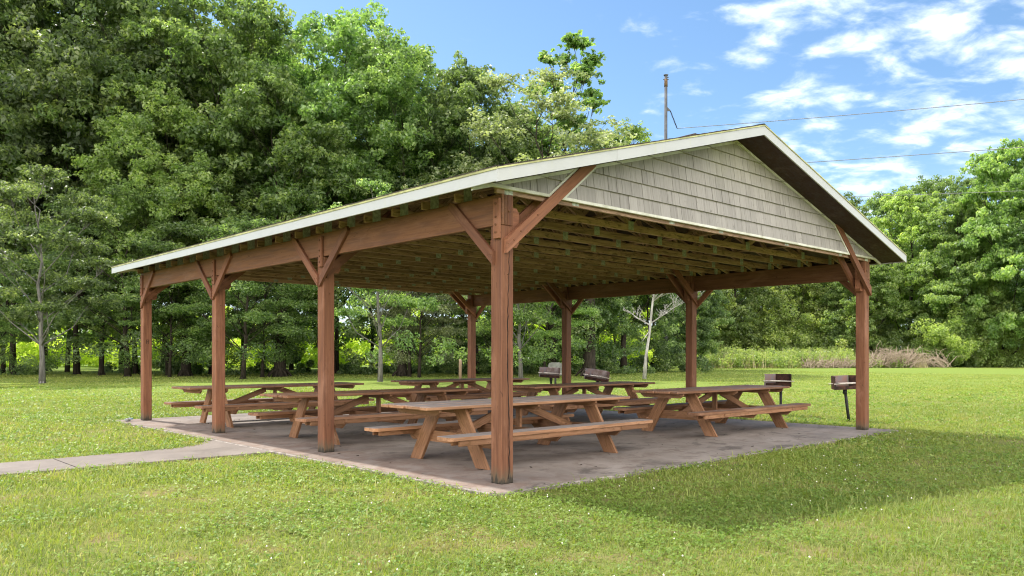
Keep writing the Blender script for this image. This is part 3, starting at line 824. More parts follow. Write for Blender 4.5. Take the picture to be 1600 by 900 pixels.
def tree_meshes(name, seed, H, base, Rc, leaves, size, trunk_r, lobes=20, lean=0.0, wide=.5, lr=(.30, .46), flat=.85, low=0, shell=.42, droop=.15):
    """trunk with limbs reaching into rounded lobes of foliage; each lobe is a shell of small leaf sprays"""
    rs = np.random.default_rng(seed); random.seed(seed); mb = MB()
    wob = rs.normal(size=(9, 2)) * .016 * H
    tp = [Vector((lean * (k / 8) * H + wob[k, 0] * k / 8, wob[k, 1] * k / 8, k / 8 * H * .86)) for k in range(9)]
    mb.tube(tp, [trunk_r * (1.3 if k == 0 else 1) * (1 - .92 * k / 8) for k in range(9)], 10)
    for k in range(5):
        a = k * 1.26 + rs.random()
        mb.tube([(math.cos(a) * trunk_r * .5, math.sin(a) * trunk_r * .5, trunk_r * 1.3), (math.cos(a) * trunk_r * 1.1, math.sin(a) * trunk_r * 1.1, .3 * trunk_r), (math.cos(a) * trunk_r * 2.0, math.sin(a) * trunk_r * 2.0, -.1)], [trunk_r * .5, trunk_r * .4, trunk_r * .15], 7)
    def on_trunk(z):
        t = min(max(z / (H * .86), 0), .999) * 8; i = int(t); return tp[i].lerp(tp[i + 1], t - i)
    cen = []; rad = []; bid = []
    for k in range(lobes):
        h = (k + .5) / lobes; e = math.sqrt(max(.04, 1 - ((h - wide) / (1.02 - wide if h > wide else wide + .12)) ** 2))
        az = k * 2.399 + rs.normal() * .3; R = Rc * (lr[0] + (lr[1] - lr[0]) * rs.random()) * (.75 + .4 * e)
        q = max(0, Rc * e * (.72 + .25 * rs.random()) - R * .45)
        c = on_trunk(base + (H - base) * h * .8) * 1.0; c = Vector((c.x + math.cos(az) * q, c.y + math.sin(az) * q, base + R * .3 + (H - base - R * 1.05) * h))
        o = on_trunk(max(base * .7, c.z - q * .75 - .08 * H))
        m1 = o.lerp(c, .5) + Vector((rs.normal() * .3, rs.normal() * .3, -.06 * q))
        br = max(.03, trunk_r * (.36 - .24 * h)); mb.tube([o, o.lerp(m1, .5), m1, c], [br, br * .8, br * .55, br * .28], 6)
        nbl = 44
        for j in range(nbl):
            d = Vector(rs.normal(size=3)); d.normalize()
            if d.z < -.45: d.z *= -.6
            rr = R * (shell + (1.08 - shell) * rs.random())
            p = c + Vector((d.x * rr, d.y * rr, d.z * rr * flat))
            if j % 7 == 0: mb.tube([m1.lerp(c, .6), c.lerp(p, .5) + Vector((0, 0, .1)), p], [br * .25, br * .16, .01], 4, cap=False)
            cen.append(tuple(p)); rad.append(R * (.12 + .17 * rs.random()))
    for k in range(low):                             # a few hanging sprays below the crown
        a = rs.random() * 6.28; q = Rc * (.3 + .7 * rs.random()); cen.append((math.cos(a) * q, math.sin(a) * q, base * (.45 + .5 * rs.random()))); rad.append(.5 + .5 * rs.random())
    w = np.array(rad) ** 2; cnt = np.maximum(8, (leaves * w / w.sum())).astype(int)
    v, f, r = leaf_cloud(cen, rad, cnt, size, flat=.7, rs=rs, droop=droop)
    return mb.mesh(name + '_trunk'), np_mesh(name + '_crown', v, f, r)

KIND = {
 'tall_a': tree_meshes('tall_a', 1, 24, 5.6, 6.6, 60000, .27, .15, 24, low=22),
 'tall_b': tree_meshes('tall_b', 2, 24, 6.6, 5.6, 48000, .26, .13, 22, .02, wide=.6, low=18),
 'tall_c': tree_meshes('tall_c', 3, 24, 4.6, 6.2, 60000, .28, .15, 26, -.02, wide=.35, low=24),
 'airy':   tree_meshes('airy', 4, 20, 4.0, 4.8, 26000, .20, .2, 24, lr=(.24, .40), shell=.2, low=6),
 'maple':  tree_meshes('maple', 5, 11, 2.4, 4.0, 30000, .135, .12, 20, .03, wide=.3, lr=(.26, .4), flat=.30, shell=.2, low=10),
 'sapling': tree_meshes('sapling', 15, 11, 2.6, 3.9, 30000, .135, .12, 18, .01, wide=.5, lr=(.24, .38), flat=.30, shell=.1, low=4),
 'spire':  tree_meshes('spire', 6, 22, 5.0, 2.9, 15000, .25, .2, 38, lr=(.15, .32), shell=0),
 'viney':  tree_meshes('viney', 8, 22,   .4, 6.4, 70000, .30, .3, 28, wide=.3, flat=.8, lr=(.26, .42), droop=.35),
}
def tree(kind, u, d, H, mat, lab, group, rz=None, sx=1.0, bark_m='bark', z=LAWN_Z, lean=None):
    base_h = {'tall_a': 24, 'tall_b': 24, 'tall_c': 24, 'airy': 20, 'maple': 11, 'sapling': 11, 'spire': 22, 'viney': 22}[kind]
    s = H / base_h; p = at(u, d)
    root = empty('tree', (p.x, p.y, z), random.uniform(0, 6.28) if rz is None else rz); root.scale = (s * sx, s * sx, s)
    for nm, me, mt in (('trunk', KIND[kind][0], M[bark_m]), ('crown', KIND[kind][1], M[mat])):
        o = link(nm, me, mt, root)
        o.material_slots[0].link = 'OBJECT'; o.material_slots[0].material = mt
    return tag(root, lab, 'tree', group)
random.seed(5)
GF = 'tall trees along the front edge of the wood'
GB = 'trees deeper in the wood'
FRONT = [
 ('tall_c', 20, 55, 29, 'dark', 'tall dark tree cut by the left edge of the picture'),
 ('tall_a', 120, 56, 30, 'dark', 'tall dark tree with the thick flared trunk on the far left'),
 ('tall_a', 262, 53, 19, 'light', 'bright rounded tree with yellowish top, standing out left of the roof'),
 ('tall_b', 330, 57, 28.5, 'mid', 'tall tree reaching out of the frame above the far end of the roof'),
 ('tall_b', 212, 59, 30, 'dark', 'tall dark tree between the thick flared trunk and the bright rounded tree'),
 ('tall_c', 440, 54, 21.5, 'mid', 'leafy tree above the middle of the left eave, lower than those behind it'),
 ('tall_a', 525, 60, 28, 'mid', 'tall green tree whose rounded top meets blue sky'),
 ('tall_b', 640, 57, 24.5, 'mid', 'green tree with a pale clump halfway up, left of the dark one'),
 ('tall_c', 745, 58, 23.0, 'dark', 'dark dense tree left of the feathery silvery tree'),
]
for k, u, d, H, mat, lab in FRONT: tree(k, u, d, H, mat, lab, GF)
for k, u, d, H, mat in [('tall_c', -95, 61, 29, 'dark'), ('tall_b', 5, 60, 28, 'mid'), ('tall_b', 105, 64, 29, 'dark'), ('tall_b', 305, 63, 28, 'dark'), ('tall_a', -140, 58, 29, 'dark'), ('tall_c', -260, 60, 29, 'mid'), ('tall_b', -40, 64, 28, 'dark'), ('tall_a', 70, 68, 31, 'mid'), ('tall_c', 190, 66, 30, 'dark'), ('tall_b', 255, 72, 33, 'mid'), ('tall_a', 380, 67, 29.5, 'light'), ('tall_c', 455, 72, 30, 'mid'),
                         ('tall_b', 580, 70, 29, 'light'), ('tall_a', 690, 68, 24, 'dark'), ('tall_c', 800, 68, 23, 'mid'), ('tall_c', 870, 70, 20.5, 'mid'), ('tall_a', 960, 72, 19.0, 'light')]:
    tree(k, u, d, H, mat, 'tall leafy tree standing in the wood behind the front row', GB)
tree('airy', 862, 53, 20.8, 'silver', 'feathery silvery green tree rising above the left half of the roof', GF, sx=1.35)
tree('spire', 890, 60, 26.2, 'mid', 'slender ivy clad treetop poking above the silvery tree', GF, sx=1.25)
tree('airy', 975, 62, 19.5, 'light', 'thin leafy tree beside the utility pole', GF, sx=1.2)
tree('airy', 640, 50, 12.2, 'silver', 'small pale flowering tree just above the left eave', GF, sx=.85)
tree('tall_c', 925, 55, 14.0, 'dark', 'dark ivy covered tree with thick trunk behind the tilted grill', GF, sx=1.0)
tree('tall_b', 1010, 62, 15, 'dark', 'dark tree directly behind the bare white tree', GF)
GM = 'young maples in front of the wood'
tree('sapling', 66, 38.5, 11.0, 'dark', 'young tree with grey trunk at the left end of the lawn', GM, bark_m='bark_grey', sx=1.1)
tree('sapling', 594, 39, 10.5, 'mid', 'young tree with leaning pale trunk seen between the second post and the back post', GM, bark_m='bark_grey', rz=.3)
tree('maple', 814, 42, 10.5, 'mid', 'young tree with pale trunk seen just right of the cracked corner post', GM, bark_m='bark_grey', rz=1.9)
tree('maple', 380, 46, 10, 'mid', 'low spreading tree seen under the roof between the two far left posts', GM, sx=1.2)
tree('maple', 200, 50, 12.5, 'dark', 'low spreading dark tree left of the far left post', GM, sx=1.3)
GR = 'trees along the right side of the lawn'
for k, u, d, H, mat, lab in [
 ('viney', 1075, 74, 12, 'dark', 'low dark tree seen just right of the bare white tree'),
 ('viney', 1150, 98, 17, 'light', 'green tree behind the weeds seen right of the third right post'),
 ('viney', 1235, 102, 18.5, 'bright', 'bright yellow green tree seen under the right half of the roof'),
 ('tall_c', 1315, 108, 24, 'mid', 'distant tree whose top shows just past the roof corner'),
 ('viney', 1345, 95, 16, 'light', 'bright tree behind the right corner post'),
 ('viney', 1425, 98, 22.5, 'bright', 'tall sunlit tree right of the roof corner, with layered crown'),
 ('viney', 1495, 92, 20, 'light', 'sunlit vine hung tree between the layered tree and the tallest right tree'),
 ('viney', 1570, 90, 26.0, 'light', 'tallest tree on the right, cut by the picture edge'),
 ('tall_a', 1660, 84, 24, 'mid', 'tree at the right edge with bare vines hanging under its crown'),
]: tree(k, u, d, H, mat, lab, GR)
for k, u, d, H, mat in [('tall_c', 1385, 118, 26, 'dark'), ('tall_a', 1460, 116, 28, 'mid'), ('viney', 1105, 112, 19, 'dark'), ('viney', 1190, 116, 20, 'mid'), ('viney', 1270, 120, 22, 'dark'), ('tall_b', 1540, 108, 27, 'dark'), ('viney', 1020, 90, 15, 'dark'), ('viney', 1790, 92, 24, 'mid'), ('tall_c', 1930, 96, 25, 'light'), ('viney', 2080, 98, 23, 'mid'), ('tall_a', 2260, 102, 25, 'mid'), ('viney', 2450, 108, 24, 'light')]:
    tree(k, u, d, H, mat, 'tree standing in the wood behind the right hand trees', 'trees behind the right hand row')

GS = 'leafy saplings at the foot of the wood'
for u, d, H, mat, lab in ((-5, 49, 7.5, 'mid', 'leafy sapling at the left edge, under the dark trees'), (265, 49, 8.0, 'mid', 'leafy sapling between the two far left posts'),
                          (410, 50, 8.5, 'mid', 'leafy sapling left of the second post'), (655, 48, 8.0, 'silver', 'pale leafed sapling left of the back post'), (775, 50, 8.0, 'mid', 'leafy sapling hidden partly by the cracked corner post'), (850, 49, 7.5, 'light', 'leafy sapling above the grill with the grey panel')):
    tree('maple', u, d, H, mat, lab, GS, sx=1.15)
# bare white tree
def dead_tree():
    p = at(1009, 40); root = empty('dead_tree', (p.x, p.y, LAWN_Z)); rs = np.random.default_rng(12); mb = MB()
    R = Vector((CH, -SH, 0)); Fw = Vector((SH, CH, 0))
    def P(du, v, f=0.0): return R * (du / F_PX * 40) + Vector((0, 0, hgt(v, 40) - LAWN_Z)) + Fw * f
    def limb(pts, r0, depth=0):
        mb.tube(pts, [r0 * (1 - .8 * i / (len(pts) - 1)) for i in range(len(pts))], 7 if depth == 0 else 5)
        if depth < 3:
            for i in range(1, len(pts)):
                for q in range(2 if depth else 4):
                    if rs.random() < .95:
                        a = pts[i - 1].lerp(pts[i], rs.random()); dd = (pts[-1] - pts[0]).normalized()
                        L = (pts[-1] - pts[0]).length * (.25 + .25 * rs.random())
                        side = Vector((rs.normal(), rs.normal(), .25 + .4 * rs.random())).normalized()
                        b = a + (dd * .7 + side * .7).normalized() * L
                        m = a.lerp(b, .5) + Vector(tuple(rs.normal(size=3) * .04 * L))
                        limb([a, m, b], max(.013, r0 * .5 * (1 - .4 * i / len(pts))), depth + 1)
    mb.tube([P(-2, 592), P(0, 560), P(6, 520), P(10, 480), P(14, 440), P(16, 405), P(20, 372), P(24, 335)], [.115, .075, .064, .05, .038, .028, .02, .012], 9)
    limb([P(8, 505), P(30, 492, .6), P(52, 478, 1), P(72, 468, 1.3), P(92, 462, 1.5)], .034)
    limb([P(13, 470), P(30, 455, -.4), P(52, 446, -.8), P(72, 436, -1.2), P(96, 430, -1.4)], .04)
    limb([P(14, 450), P(28, 430, .5), P(46, 405, .9), P(62, 378, 1.2)], .034)
    limb([P(12, 465), P(0, 452, -.5), P(-12, 440, -.9)], .026)
    limb([P(16, 432), P(8, 405, .4), P(4, 372, .6)], .03)
    limb([P(7, 508), P(-8, 498, .5), P(-22, 486, .8)], .045)
    limb([P(4, 520), P(-8, 534, -.4)], .03, 2)
    mb.build('trunk', M['bark_white'], root)
    return tag(root, 'bare white dead tree with thin branches, seen under the roof', 'tree')
dead_tree()
# big trunks and roots seen in the shade under the canopy
def shade_trunk(u, d, r, h, lab, lean=.02):
    p = at(u, d); mb = MB(); root = empty('ivy_tree', (p.x, p.y, LAWN_Z))
    mb.tube([(0, 0, -.1), (.02, 0, .5), (lean * h * .5, 0, h * .5), (lean * h, .1, h)], [r * 1.5, r * 1.05, r * .9, r * .7], 11)
    for k in range(8):
        a = k * .785 + random.uniform(-.2, .2); q = r * random.uniform(1.6, 2.6)
        mb.tube([(math.cos(a) * r * .6, math.sin(a) * r * .6, r * 1.5), (math.cos(a) * q * .7, math.sin(a) * q * .7, r * .6), (math.cos(a) * q, math.sin(a) * q, -.1)], [r * .3, r * .22, r * .1], 6)
    mb.build('trunk', M['bark'], root)
    v, f, rr = leaf_cloud([(random.uniform(-1, 1) * r * 1.2, random.uniform(-1, 1) * r * 1.2, z) for z in np.linspace(2.0, h, 9)], [r * 2.2] * 9, [330] * 9, .2, rs=np.random.default_rng(int(u)))
    link('ivy', np_mesh('ivy', v, f, rr), M['dark'], root)
    return tag(root, lab, 'tree', 'ivy clad trunks in the shade of the wood')
shade_trunk(290, 52, .30, 8, 'dark ivy clad trunk between the two far left posts')
shade_trunk(437, 51, .36, 8, 'stout ivy clad trunk left of the second post')
shade_trunk(628, 51, .30, 7, 'dark trunk with spreading roots right of the leaning young tree')
shade_trunk(158, 54, .16, 8, 'thin dark trunk right of the thick flared trunk')
shade_trunk(920, 51, .40, 8, 'massive dark trunk behind the tilted grill')

def foliage_bank(name, spots, per, size, mat, lab, cat, flat=.8, seed=3, kind='stuff', spread=1.0):
    rs = np.random.default_rng(seed); cen = []; rad = []
    for (u, d, h, w) in spots:
        p = at(u, d); nn = max(3, int(h * w * 1.1))
        for k in range(nn):
            a = rs.random() * 6.28; q = w * math.sqrt(rs.random()); z = h * rs.random() ** .8 * (1 - .5 * (q / w) ** 2)
            cen.append((p.x + math.cos(a) * q, p.y + math.sin(a) * q, LAWN_Z + z)); rad.append((.45 + .5 * rs.random()) * min(1.0, .35 + h * .22) * spread)
    v, f, r = leaf_cloud(cen, rad, [per] * len(cen), size, flat=flat, rs=rs)
    v[:, 2] = np.maximum(v[:, 2], LAWN_Z + .02)
    o = link(name, np_mesh(name, v, f, r), M[mat]); return tag(o, lab, cat, kind=kind)
rs = np.random.default_rng(21)
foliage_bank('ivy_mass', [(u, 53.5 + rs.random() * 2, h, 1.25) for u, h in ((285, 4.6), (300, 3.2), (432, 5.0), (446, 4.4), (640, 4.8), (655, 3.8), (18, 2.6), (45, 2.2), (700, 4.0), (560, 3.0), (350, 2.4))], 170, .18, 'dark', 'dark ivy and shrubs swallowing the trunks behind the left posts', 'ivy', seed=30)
# sunlit thicket in the clearing beyond the wood
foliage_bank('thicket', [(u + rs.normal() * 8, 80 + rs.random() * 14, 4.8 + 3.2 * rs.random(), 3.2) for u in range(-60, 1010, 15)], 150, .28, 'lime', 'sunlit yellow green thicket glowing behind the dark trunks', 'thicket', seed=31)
# shaded shrubs at the foot of the wood
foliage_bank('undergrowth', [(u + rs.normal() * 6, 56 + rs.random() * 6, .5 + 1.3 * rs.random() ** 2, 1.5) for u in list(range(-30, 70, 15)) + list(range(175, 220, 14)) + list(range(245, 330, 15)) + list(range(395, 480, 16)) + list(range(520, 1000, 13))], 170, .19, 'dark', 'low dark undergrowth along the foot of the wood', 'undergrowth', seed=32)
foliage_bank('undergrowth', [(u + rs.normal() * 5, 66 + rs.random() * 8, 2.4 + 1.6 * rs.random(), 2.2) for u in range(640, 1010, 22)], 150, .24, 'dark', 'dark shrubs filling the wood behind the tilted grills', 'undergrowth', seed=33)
foliage_bank('shrub', [(u + rs.normal() * 4, 62 + rs.random() * 5, 1.6 + .9 * rs.random(), 1.6) for u in range(1020, 1092, 9)], 170, .2, 'dark', 'dark shrubs right of the bare white tree', 'shrubs', seed=34)
# tall weeds on the right
def weeds():
    rs = np.random.default_rng(41); cen = []; rad = []
    for k in range(900):
        u = rs.uniform(1085, 1420); d = rs.uniform(80, 92); p = at(u, d); h = (2.8 if u < 1330 else 1.3) * (.4 + .8 * rs.random()) * (.55 + .45 * (d - 80) / 12)
        cen.append((p.x, p.y, LAWN_Z + h * .6)); rad.append(.35 + .35 * rs.random())
    v, f, r = leaf_cloud(cen, rad, [50] * len(cen), .21, flat=1.1, rs=rs); v[:, 2] = np.maximum(v[:, 2], LAWN_Z)
    o = link('weeds', np_mesh('weeds', v, f, r), M['weed']); tag(o, 'bank of tall pale weeds at the edge of the lawn on the right', 'weeds', kind='stuff')
    vs = []; N = 1300; 
    u = rs.uniform(1085, 1450, N); d = rs.uniform(80, 93, N)
    P = np.array([at(a, b) for a, b in zip(u, d)]); P[:, 2] = LAWN_Z
    hh = rs.uniform(.8, 2.3, N); ln = rs.normal(size=(N, 3)) * .25; ln[:, 2] = 1; tip = P + ln * hh[:, None]
    sd = rs.normal(size=(N, 3)); sd[:, 2] = 0; sd /= np.linalg.norm(sd, axis=1)[:, None]; sd *= .028
    V = np.stack([P - sd, P + sd, tip], 1).reshape(-1, 3); Fc = np.arange(3 * N).reshape(N, 3)
    o = link('dry_stems', np_mesh('dry_stems', V, Fc, np.repeat(rs.random(N), 3)), M['straw']); tag(o, 'dry straw coloured stems standing among the weeds', 'dry stems', kind='stuff')
weeds()
def brush(u, d, w, h, n, lab, lean, seed):
    rs = np.random.default_rng(seed); p = at(u, d); mb = MB(); R = Vector((CH, -SH, 0)); Fw = Vector((SH, CH, 0))
    for k in range(n):
        a = R * rs.uniform(-w, w) + Fw * rs.uniform(-1, 1); a.z = rs.uniform(0, .25 * h)
        dr = (R * (lean + rs.normal() * .6) + Fw * rs.normal() * .4 + Vector((0, 0, .35 + rs.random() * .6))).normalized(); L = rs.uniform(.5, 1.0) * h * 1.2
        b = a + dr * L; m = a.lerp(b, .55) + Vector((0, 0, .12 * L)); b.z -= .15 * L
        mb.tube([a, m, b], [.035, .025, .008], 4, cap=False)
    o = mb.build('brush_pile', M['twig']); o.location = (p.x, p.y, LAWN_Z); return tag(o, lab, 'brush pile')
brush(1305, 80, 3.3, 1.3, 260, 'low heap of pinkish cut branches left of the right corner post', .5, 3)
brush(1388, 81, 2.4, 2.4, 230, 'tall tangle of dry tan stems right of the right corner post', .6, 4)
brush(1455, 83, 2.2, 2.2, 90, 'fallen dry branches sloping down among the bushes on the right', -.8, 6)
foliage_bank('shrub', [(u + rs.normal() * 4, 88 + rs.random() * 5, 2.6 + 2.2 * rs.random(), 2.2) for u in list(range(1390, 1760, 11))], 170, .22, 'light', 'leafy shrubs along the foot of the right hand trees', 'shrubs', seed=35)
foliage_bank('shrub', [(u + rs.normal() * 4, 94 + rs.random() * 5, 3.4 + 2.2 * rs.random(), 2.6) for u in list(range(1090, 1400, 16))], 170, .25, 'bright', 'bright leafy bushes behind the bank of weeds', 'shrubs', seed=36)

foliage_bank('vines', [(u + rs.normal() * 5, 87 + rs.random() * 5, h * (.8 + .4 * rs.random()), 3.0) for u, h in ((1462, 6.0), (1478, 8.0), (1502, 8.5), (1526, 9.5), (1550, 10.5), (1575, 8.5), (1605, 10.0), (1640, 11.0), (1690, 11.0))], 330, .25, 'bright', 'sunlit vines and saplings banked up against the right hand trees', 'vines', seed=51, spread=1.7)
foliage_bank('shrub', [(u + rs.normal() * 5, 95 + rs.random() * 4, 6.5 + 2.5 * rs.random(), 2.8) for u in range(1095, 1345, 26)], 200, .26, 'bright', 'tall bright bushes seen under the right half of the roof', 'shrubs', seed=52, spread=1.5)

# ------------------------------------------------------------------ grass
def in_paved(x, y, m=0.0):
    s = (x > SL[0] - m) & (x < SL[2] + m) & (y > SL[1] - m) & (y < SL[3] + m)
    p = (x < -.45) & (y > 4.34 - m) & (y < 5.54 + m)
    p |= (x < -.45) & (x > -1.4) & (y > 4.3 - m) & (y < 5.6 + m + np.clip((x + 1.4), 0, 1) ** 2 * .95)
    return s | p
def ground_points(rs, d0, d1, dens, spread=.92):
    A = spread * (d1 ** 2 - d0 ** 2); N = int(A * dens)
    d = np.sqrt(rs.uniform(d0 ** 2, d1 ** 2, N)); l = rs.uniform(-1, 1, N) * spread * d
    x = CAM.x + l * CH + d * SH; y = CAM.y - l * SH + d * CH
    return x, y, d
def vnoise(x, y, s, seed):
    r = np.random.default_rng(seed); T = r.random((128, 128))
    X_, Y_ = x * s + 1000, y * s + 1000; i, j = np.floor(X_).astype(int), np.floor(Y_).astype(int); fx, fy = X_ - i, Y_ - j
    fx = fx * fx * (3 - 2 * fx); fy = fy * fy * (3 - 2 * fy); g = lambda a, b: T[a % 128, b % 128]
    return (g(i, j) * (1 - fx) + g(i + 1, j) * fx) * (1 - fy) + (g(i, j + 1) * (1 - fx) + g(i + 1, j + 1) * fx) * fy
def grass():
    rs = np.random.default_rng(77); VV = []; FF = []; RR = []; nv = 0
    for d0, d1, dens, h, w, tall in ((3.6, 7.5, 4200, .040, .0034, .025), (7.5, 12, 2300, .042, .0048, .02), (12, 20, 900, .048, .0078, .012), (20, 36, 330, .046, .0105, .004), (36, 56, 110, .04, .016, 0), (56, 90, 36, .036, .024, 0)):
        x, y, d = ground_points(rs, d0, d1, dens)
        k = ~in_paved(x, y, -.03); cl = vnoise(x, y, 1.3, 5)
        k &= rs.random(len(x)) < (.15 + 1.2 * cl) * (.45 + .75 * vnoise(x, y, .42, 55)); x, y, d, cl = x[k], y[k], d[k], cl[k]; N = len(x)
        hh = h * (.45 + .9 * rs.random(N)) * (.6 + .8 * vnoise(x, y, .7, 6)); tl = rs.random(N) < tall * vnoise(x, y, .9, 8) * 2; hh[tl] *= 2.4
        az = rs.random(N) * 6.283; bx, by = np.cos(az), np.sin(az); bend = hh * (.35 + .8 * rs.random(N))
        sx, sy = -by, bx; ww = w * (.6 + .8 * rs.random(N))
        z0 = np.full(N, LAWN_Z - .004)
        b0 = np.stack([x - sx * ww, y - sy * ww, z0], 1); b1 = np.stack([x + sx * ww, y + sy * ww, z0], 1)
        m0 = np.stack([x - sx * ww * .8 + bx * bend * .3, y - sy * ww * .8 + by * bend * .3, z0 + hh * .62], 1); m1 = m0 + np.stack([sx * ww * 1.6, sy * ww * 1.6, 0 * x], 1)
        tp = np.stack([x + bx * bend, y + by * bend, z0 + hh], 1)
        rn = np.clip(rs.random(N) * .75 + .3 * vnoise(x, y, 2.2, 9) - .02, 0, 1); rn[rs.random(N) < .03] = 1.0
        v = np.stack([b0, b1, m1, tp, m0], 1).reshape(-1, 3); i = np.arange(N)[:, None] * 5 + nv
        FF += [np.concatenate([i, i + 1, i + 2], 1), np.concatenate([i, i + 2, i + 4], 1), np.concatenate([i + 4, i + 2, i + 3], 1)]
        VV.append(v); RR.append(np.repeat(rn, 5)); nv += 5 * N
    o = link('grass', np_mesh('grass', np.concatenate(VV), np.concatenate(FF), np.concatenate(RR)), M['grass'])
    tag(o, 'short mown grass blades covering the lawn', 'grass', kind='stuff')
    # clover: three leaflets each
    VV = []; FF = []; RR = []; nv = 0
    for d0, d1, dens, s in ((3.6, 7.5, 1100, .0095), (7.5, 12, 560, .012), (12, 20, 170, .018), (20, 34, 30, .03)):
        x, y, d = ground_points(rs, d0, d1, dens); k = ~in_paved(x, y, 0.0); cl = vnoise(x, y, .8, 15); cl2 = vnoise(x, y, 3.1, 16)
        k &= rs.random(len(x)) < np.clip((.6 * cl + .4 * cl2 - .28) * 2.2, .08, 1); x, y = x[k], y[k]; N = len(x)
        z = LAWN_Z + .02 + .04 * rs.random(N); a0 = rs.random(N) * 6.283; ss = s * (.6 + .8 * rs.random(N)); rn = rs.random(N)
        for q in range(3):
            a = a0 + q * 2.094; tx, ty = np.cos(a), np.sin(a); t = rs.normal(size=N) * .35
            c = np.stack([x, y, z], 1); L = np.stack([tx, ty, t], 1) * ss[:, None]; Wd = np.stack([-ty, tx, rs.normal(size=N) * .35], 1) * ss[:, None]
            v = np.stack([c, c + L * .9 - Wd * .75, c + L * 1.75 - Wd * .35, c + L * 1.75 + Wd * .35, c + L * .9 + Wd * .75], 1).reshape(-1, 3)
            i = np.arange(N)[:, None] * 5 + nv
            FF += [np.concatenate([i, i + 1, i + 2, i + 3, i + 4], 1)]; VV.append(v); RR.append(np.repeat(rn, 5)); nv += 5 * N
    o = link('clover', np_mesh('clover', np.concatenate(VV), np.concatenate(FF), np.concatenate(RR)), M['clover'])
    tag(o, 'clover leaves spreading through the mown grass', 'clover', kind='stuff')
    # white clover heads
    x, y, d = ground_points(rs, 3.8, 20, 4.0); k = ~in_paved(x, y, .1); k &= rs.random(len(x)) < np.clip(vnoise(x, y, .6, 25) * 1.6 - .5, .02, 1); x, y = x[k], y[k]; N = len(x)
    z = LAWN_Z + .05 + .03 * rs.random(N); s = .0075 * (.7 + .6 * rs.random(N)); c = np.stack([x, y, z], 1)
    dirs = np.array([(1, 0, 0), (0, 1, 0), (-1, 0, 0), (0, -1, 0), (0, 0, 1), (0, 0, -1)], float)
    v = (c[:, None, :] + dirs[None] * s[:, None, None]).reshape(-1, 3); i = (np.arange(N) * 6)[:, None]
    ff = np.concatenate([np.concatenate([i + a, i + b, i + cc], 1) for a, b, cc in ((0, 1, 4), (1, 2, 4), (2, 3, 4), (3, 0, 4), (1, 0, 5), (2, 1, 5), (3, 2, 5), (0, 3, 5))])
    o = link('clover_flowers', np_mesh('clover_flowers', v, ff), M['flower']); tag(o, 'tiny white clover flower heads dotted over the lawn', 'flowers', kind='stuff')
grass()

# ------------------------------------------------------------------ light, sky, camera
el = math.asin(SUN_DIR.z); az = math.atan2(SUN_DIR.x, SUN_DIR.y)
sun = bpy.data.lights.new('sun', 'SUN'); sun.energy = 3.1; sun.angle = R_(1.4); sun.color = (1.0, .955, .87)
so = bpy.data.objects.new('sun', sun); C.objects.link(so); so.rotation_euler = (-SUN_DIR).to_track_quat('-Z', 'Y').to_euler()
w = bpy.data.worlds.new('World'); bpy.context.scene.world = w; w.use_nodes = True
nt = w.node_tree; nt.nodes.clear()
class WT(NT):
    def __init__(s, t): s.t = t
t = WT(nt)
sky = nt.nodes.new('ShaderNodeTexSky'); sky.sky_type = 'NISHITA'; sky.sun_disc = False
sky.sun_elevation = el; sky.sun_rotation = az; sky.altitude = 200; sky.air_density = 1.0; sky.dust_density = .6; sky.ozone_density = 2.0
hs = t.n('ShaderNodeHueSaturation'); nt.links.new(sky.outputs[0], hs.inputs['Color']); hs.inputs['Saturation'].default_value = 1.12; hs.inputs['Hue'].default_value = .497; hs.inputs['Value'].default_value = .77
D = t.n('ShaderNodeTexCoord').outputs['Generated']
rotm = t.mapv(D, rot=(0, 0, HEAD))                      # +Y now looks along the view's heading
sp = t.n('ShaderNodeSeparateXYZ'); t.set(sp.inputs[0], rotm)
zc = t.math('MAXIMUM', sp.outputs[2], .03); zc = t.math('ADD', zc, .19)
px = t.math('DIVIDE', sp.outputs[0], zc); py = t.math('DIVIDE', sp.outputs[1], zc)
cv = t.n('ShaderNodeCombineXYZ'); t.set(cv.inputs[0], px); t.set(cv.inputs[1], py)
cm = t.mapv(cv.outputs[0], (1.0, 1.2, 1), rot=(0, 0, R_(-24)))
n1 = t.noise(cm, 7.6, 10, .56, .25); n2 = t.noise(t.mapv(cv.outputs[0], (1, 1.3, 1), loc=(4.2, 1.7, 0)), 1.0, 4, .5)
azm = t.math('ARCTAN2', sp.outputs[0], sp.outputs[1])
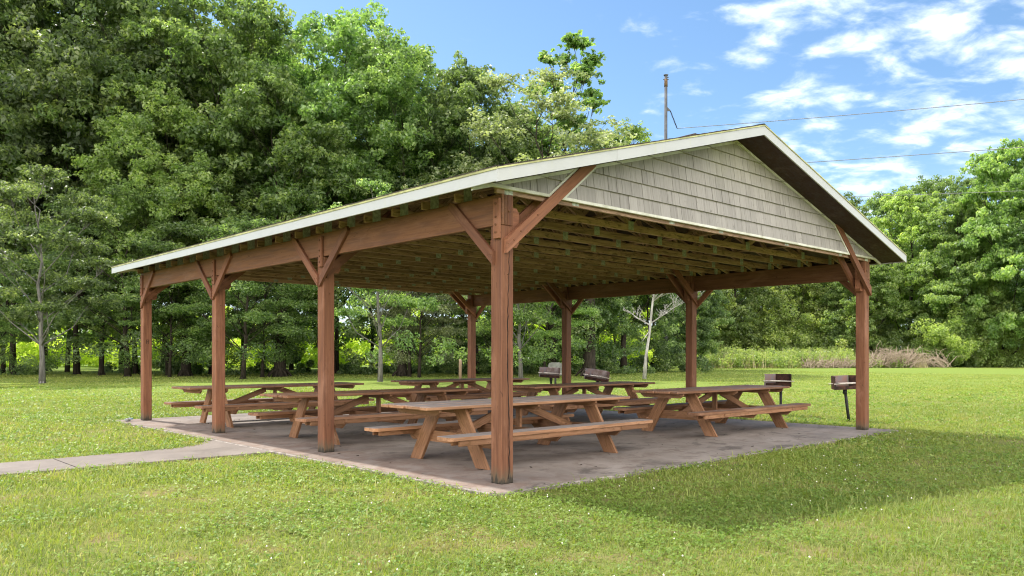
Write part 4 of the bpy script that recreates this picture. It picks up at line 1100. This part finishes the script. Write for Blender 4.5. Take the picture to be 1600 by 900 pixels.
mask = t.sstep(azm, .04, .45); low = t.sstep(sp.outputs[2], .33, .10)
cov = t.math('ADD', t.math('MULTIPLY', mask, .225), t.math('MULTIPLY', n2, .30))
cl = t.math('ADD', n1, t.math('SUBTRACT', cov, .33))
cf = t.math('MULTIPLY', t.sstep(cl, .44, .76, 0, .9), t.sstep(azm, -.05, .22, .15, 1.0))
back = t.sstep(sp.outputs[1], -.05, -.45)                # bright cloud banks added behind the view to fill the shade
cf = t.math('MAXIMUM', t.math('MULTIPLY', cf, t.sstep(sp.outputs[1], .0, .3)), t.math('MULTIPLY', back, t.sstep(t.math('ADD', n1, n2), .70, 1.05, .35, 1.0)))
hz = t.sstep(sp.outputs[2], .22, .0, 0, .55)
skyc = t.mix(hz, hs.outputs[0], (4.0, 5.0, 6.2))
shade = t.mix(t.sstep(n1, .45, .75), (4.7, 5.4, 6.5), (6.1, 6.3, 6.7))
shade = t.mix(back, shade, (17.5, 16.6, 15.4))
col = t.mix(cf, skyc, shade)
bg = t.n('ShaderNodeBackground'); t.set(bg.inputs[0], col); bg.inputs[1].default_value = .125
ow = t.n('ShaderNodeOutputWorld'); nt.links.new(bg.outputs[0], ow.inputs[0])

cam = bpy.data.cameras.new('camera'); co = bpy.data.objects.new('camera', cam); C.objects.link(co)
co.location = CAM; co.rotation_euler = (R_(90), 0, -HEAD)
cam.sensor_width = 36; cam.lens = F_PX / 1600 * 36; cam.shift_y = (HOR - 450) / 1600; cam.clip_start = .05; cam.clip_end = 2000
sc = bpy.context.scene; sc.camera = co
sc.view_settings.view_transform = 'Standard'; sc.view_settings.look = 'None'; sc.view_settings.gamma = 1; sc.view_settings.exposure = 1.07
sc.render.engine = 'CYCLES'; sc.cycles.max_bounces = 8; sc.cycles.diffuse_bounces = 4; sc.cycles.transmission_bounces = 6; sc.cycles.transparent_max_bounces = 8
sc.cycles.use_denoising = True; sc.cycles.filter_width = 1.15; sc.cycles.caustics_reflective = False; sc.cycles.caustics_refractive = False
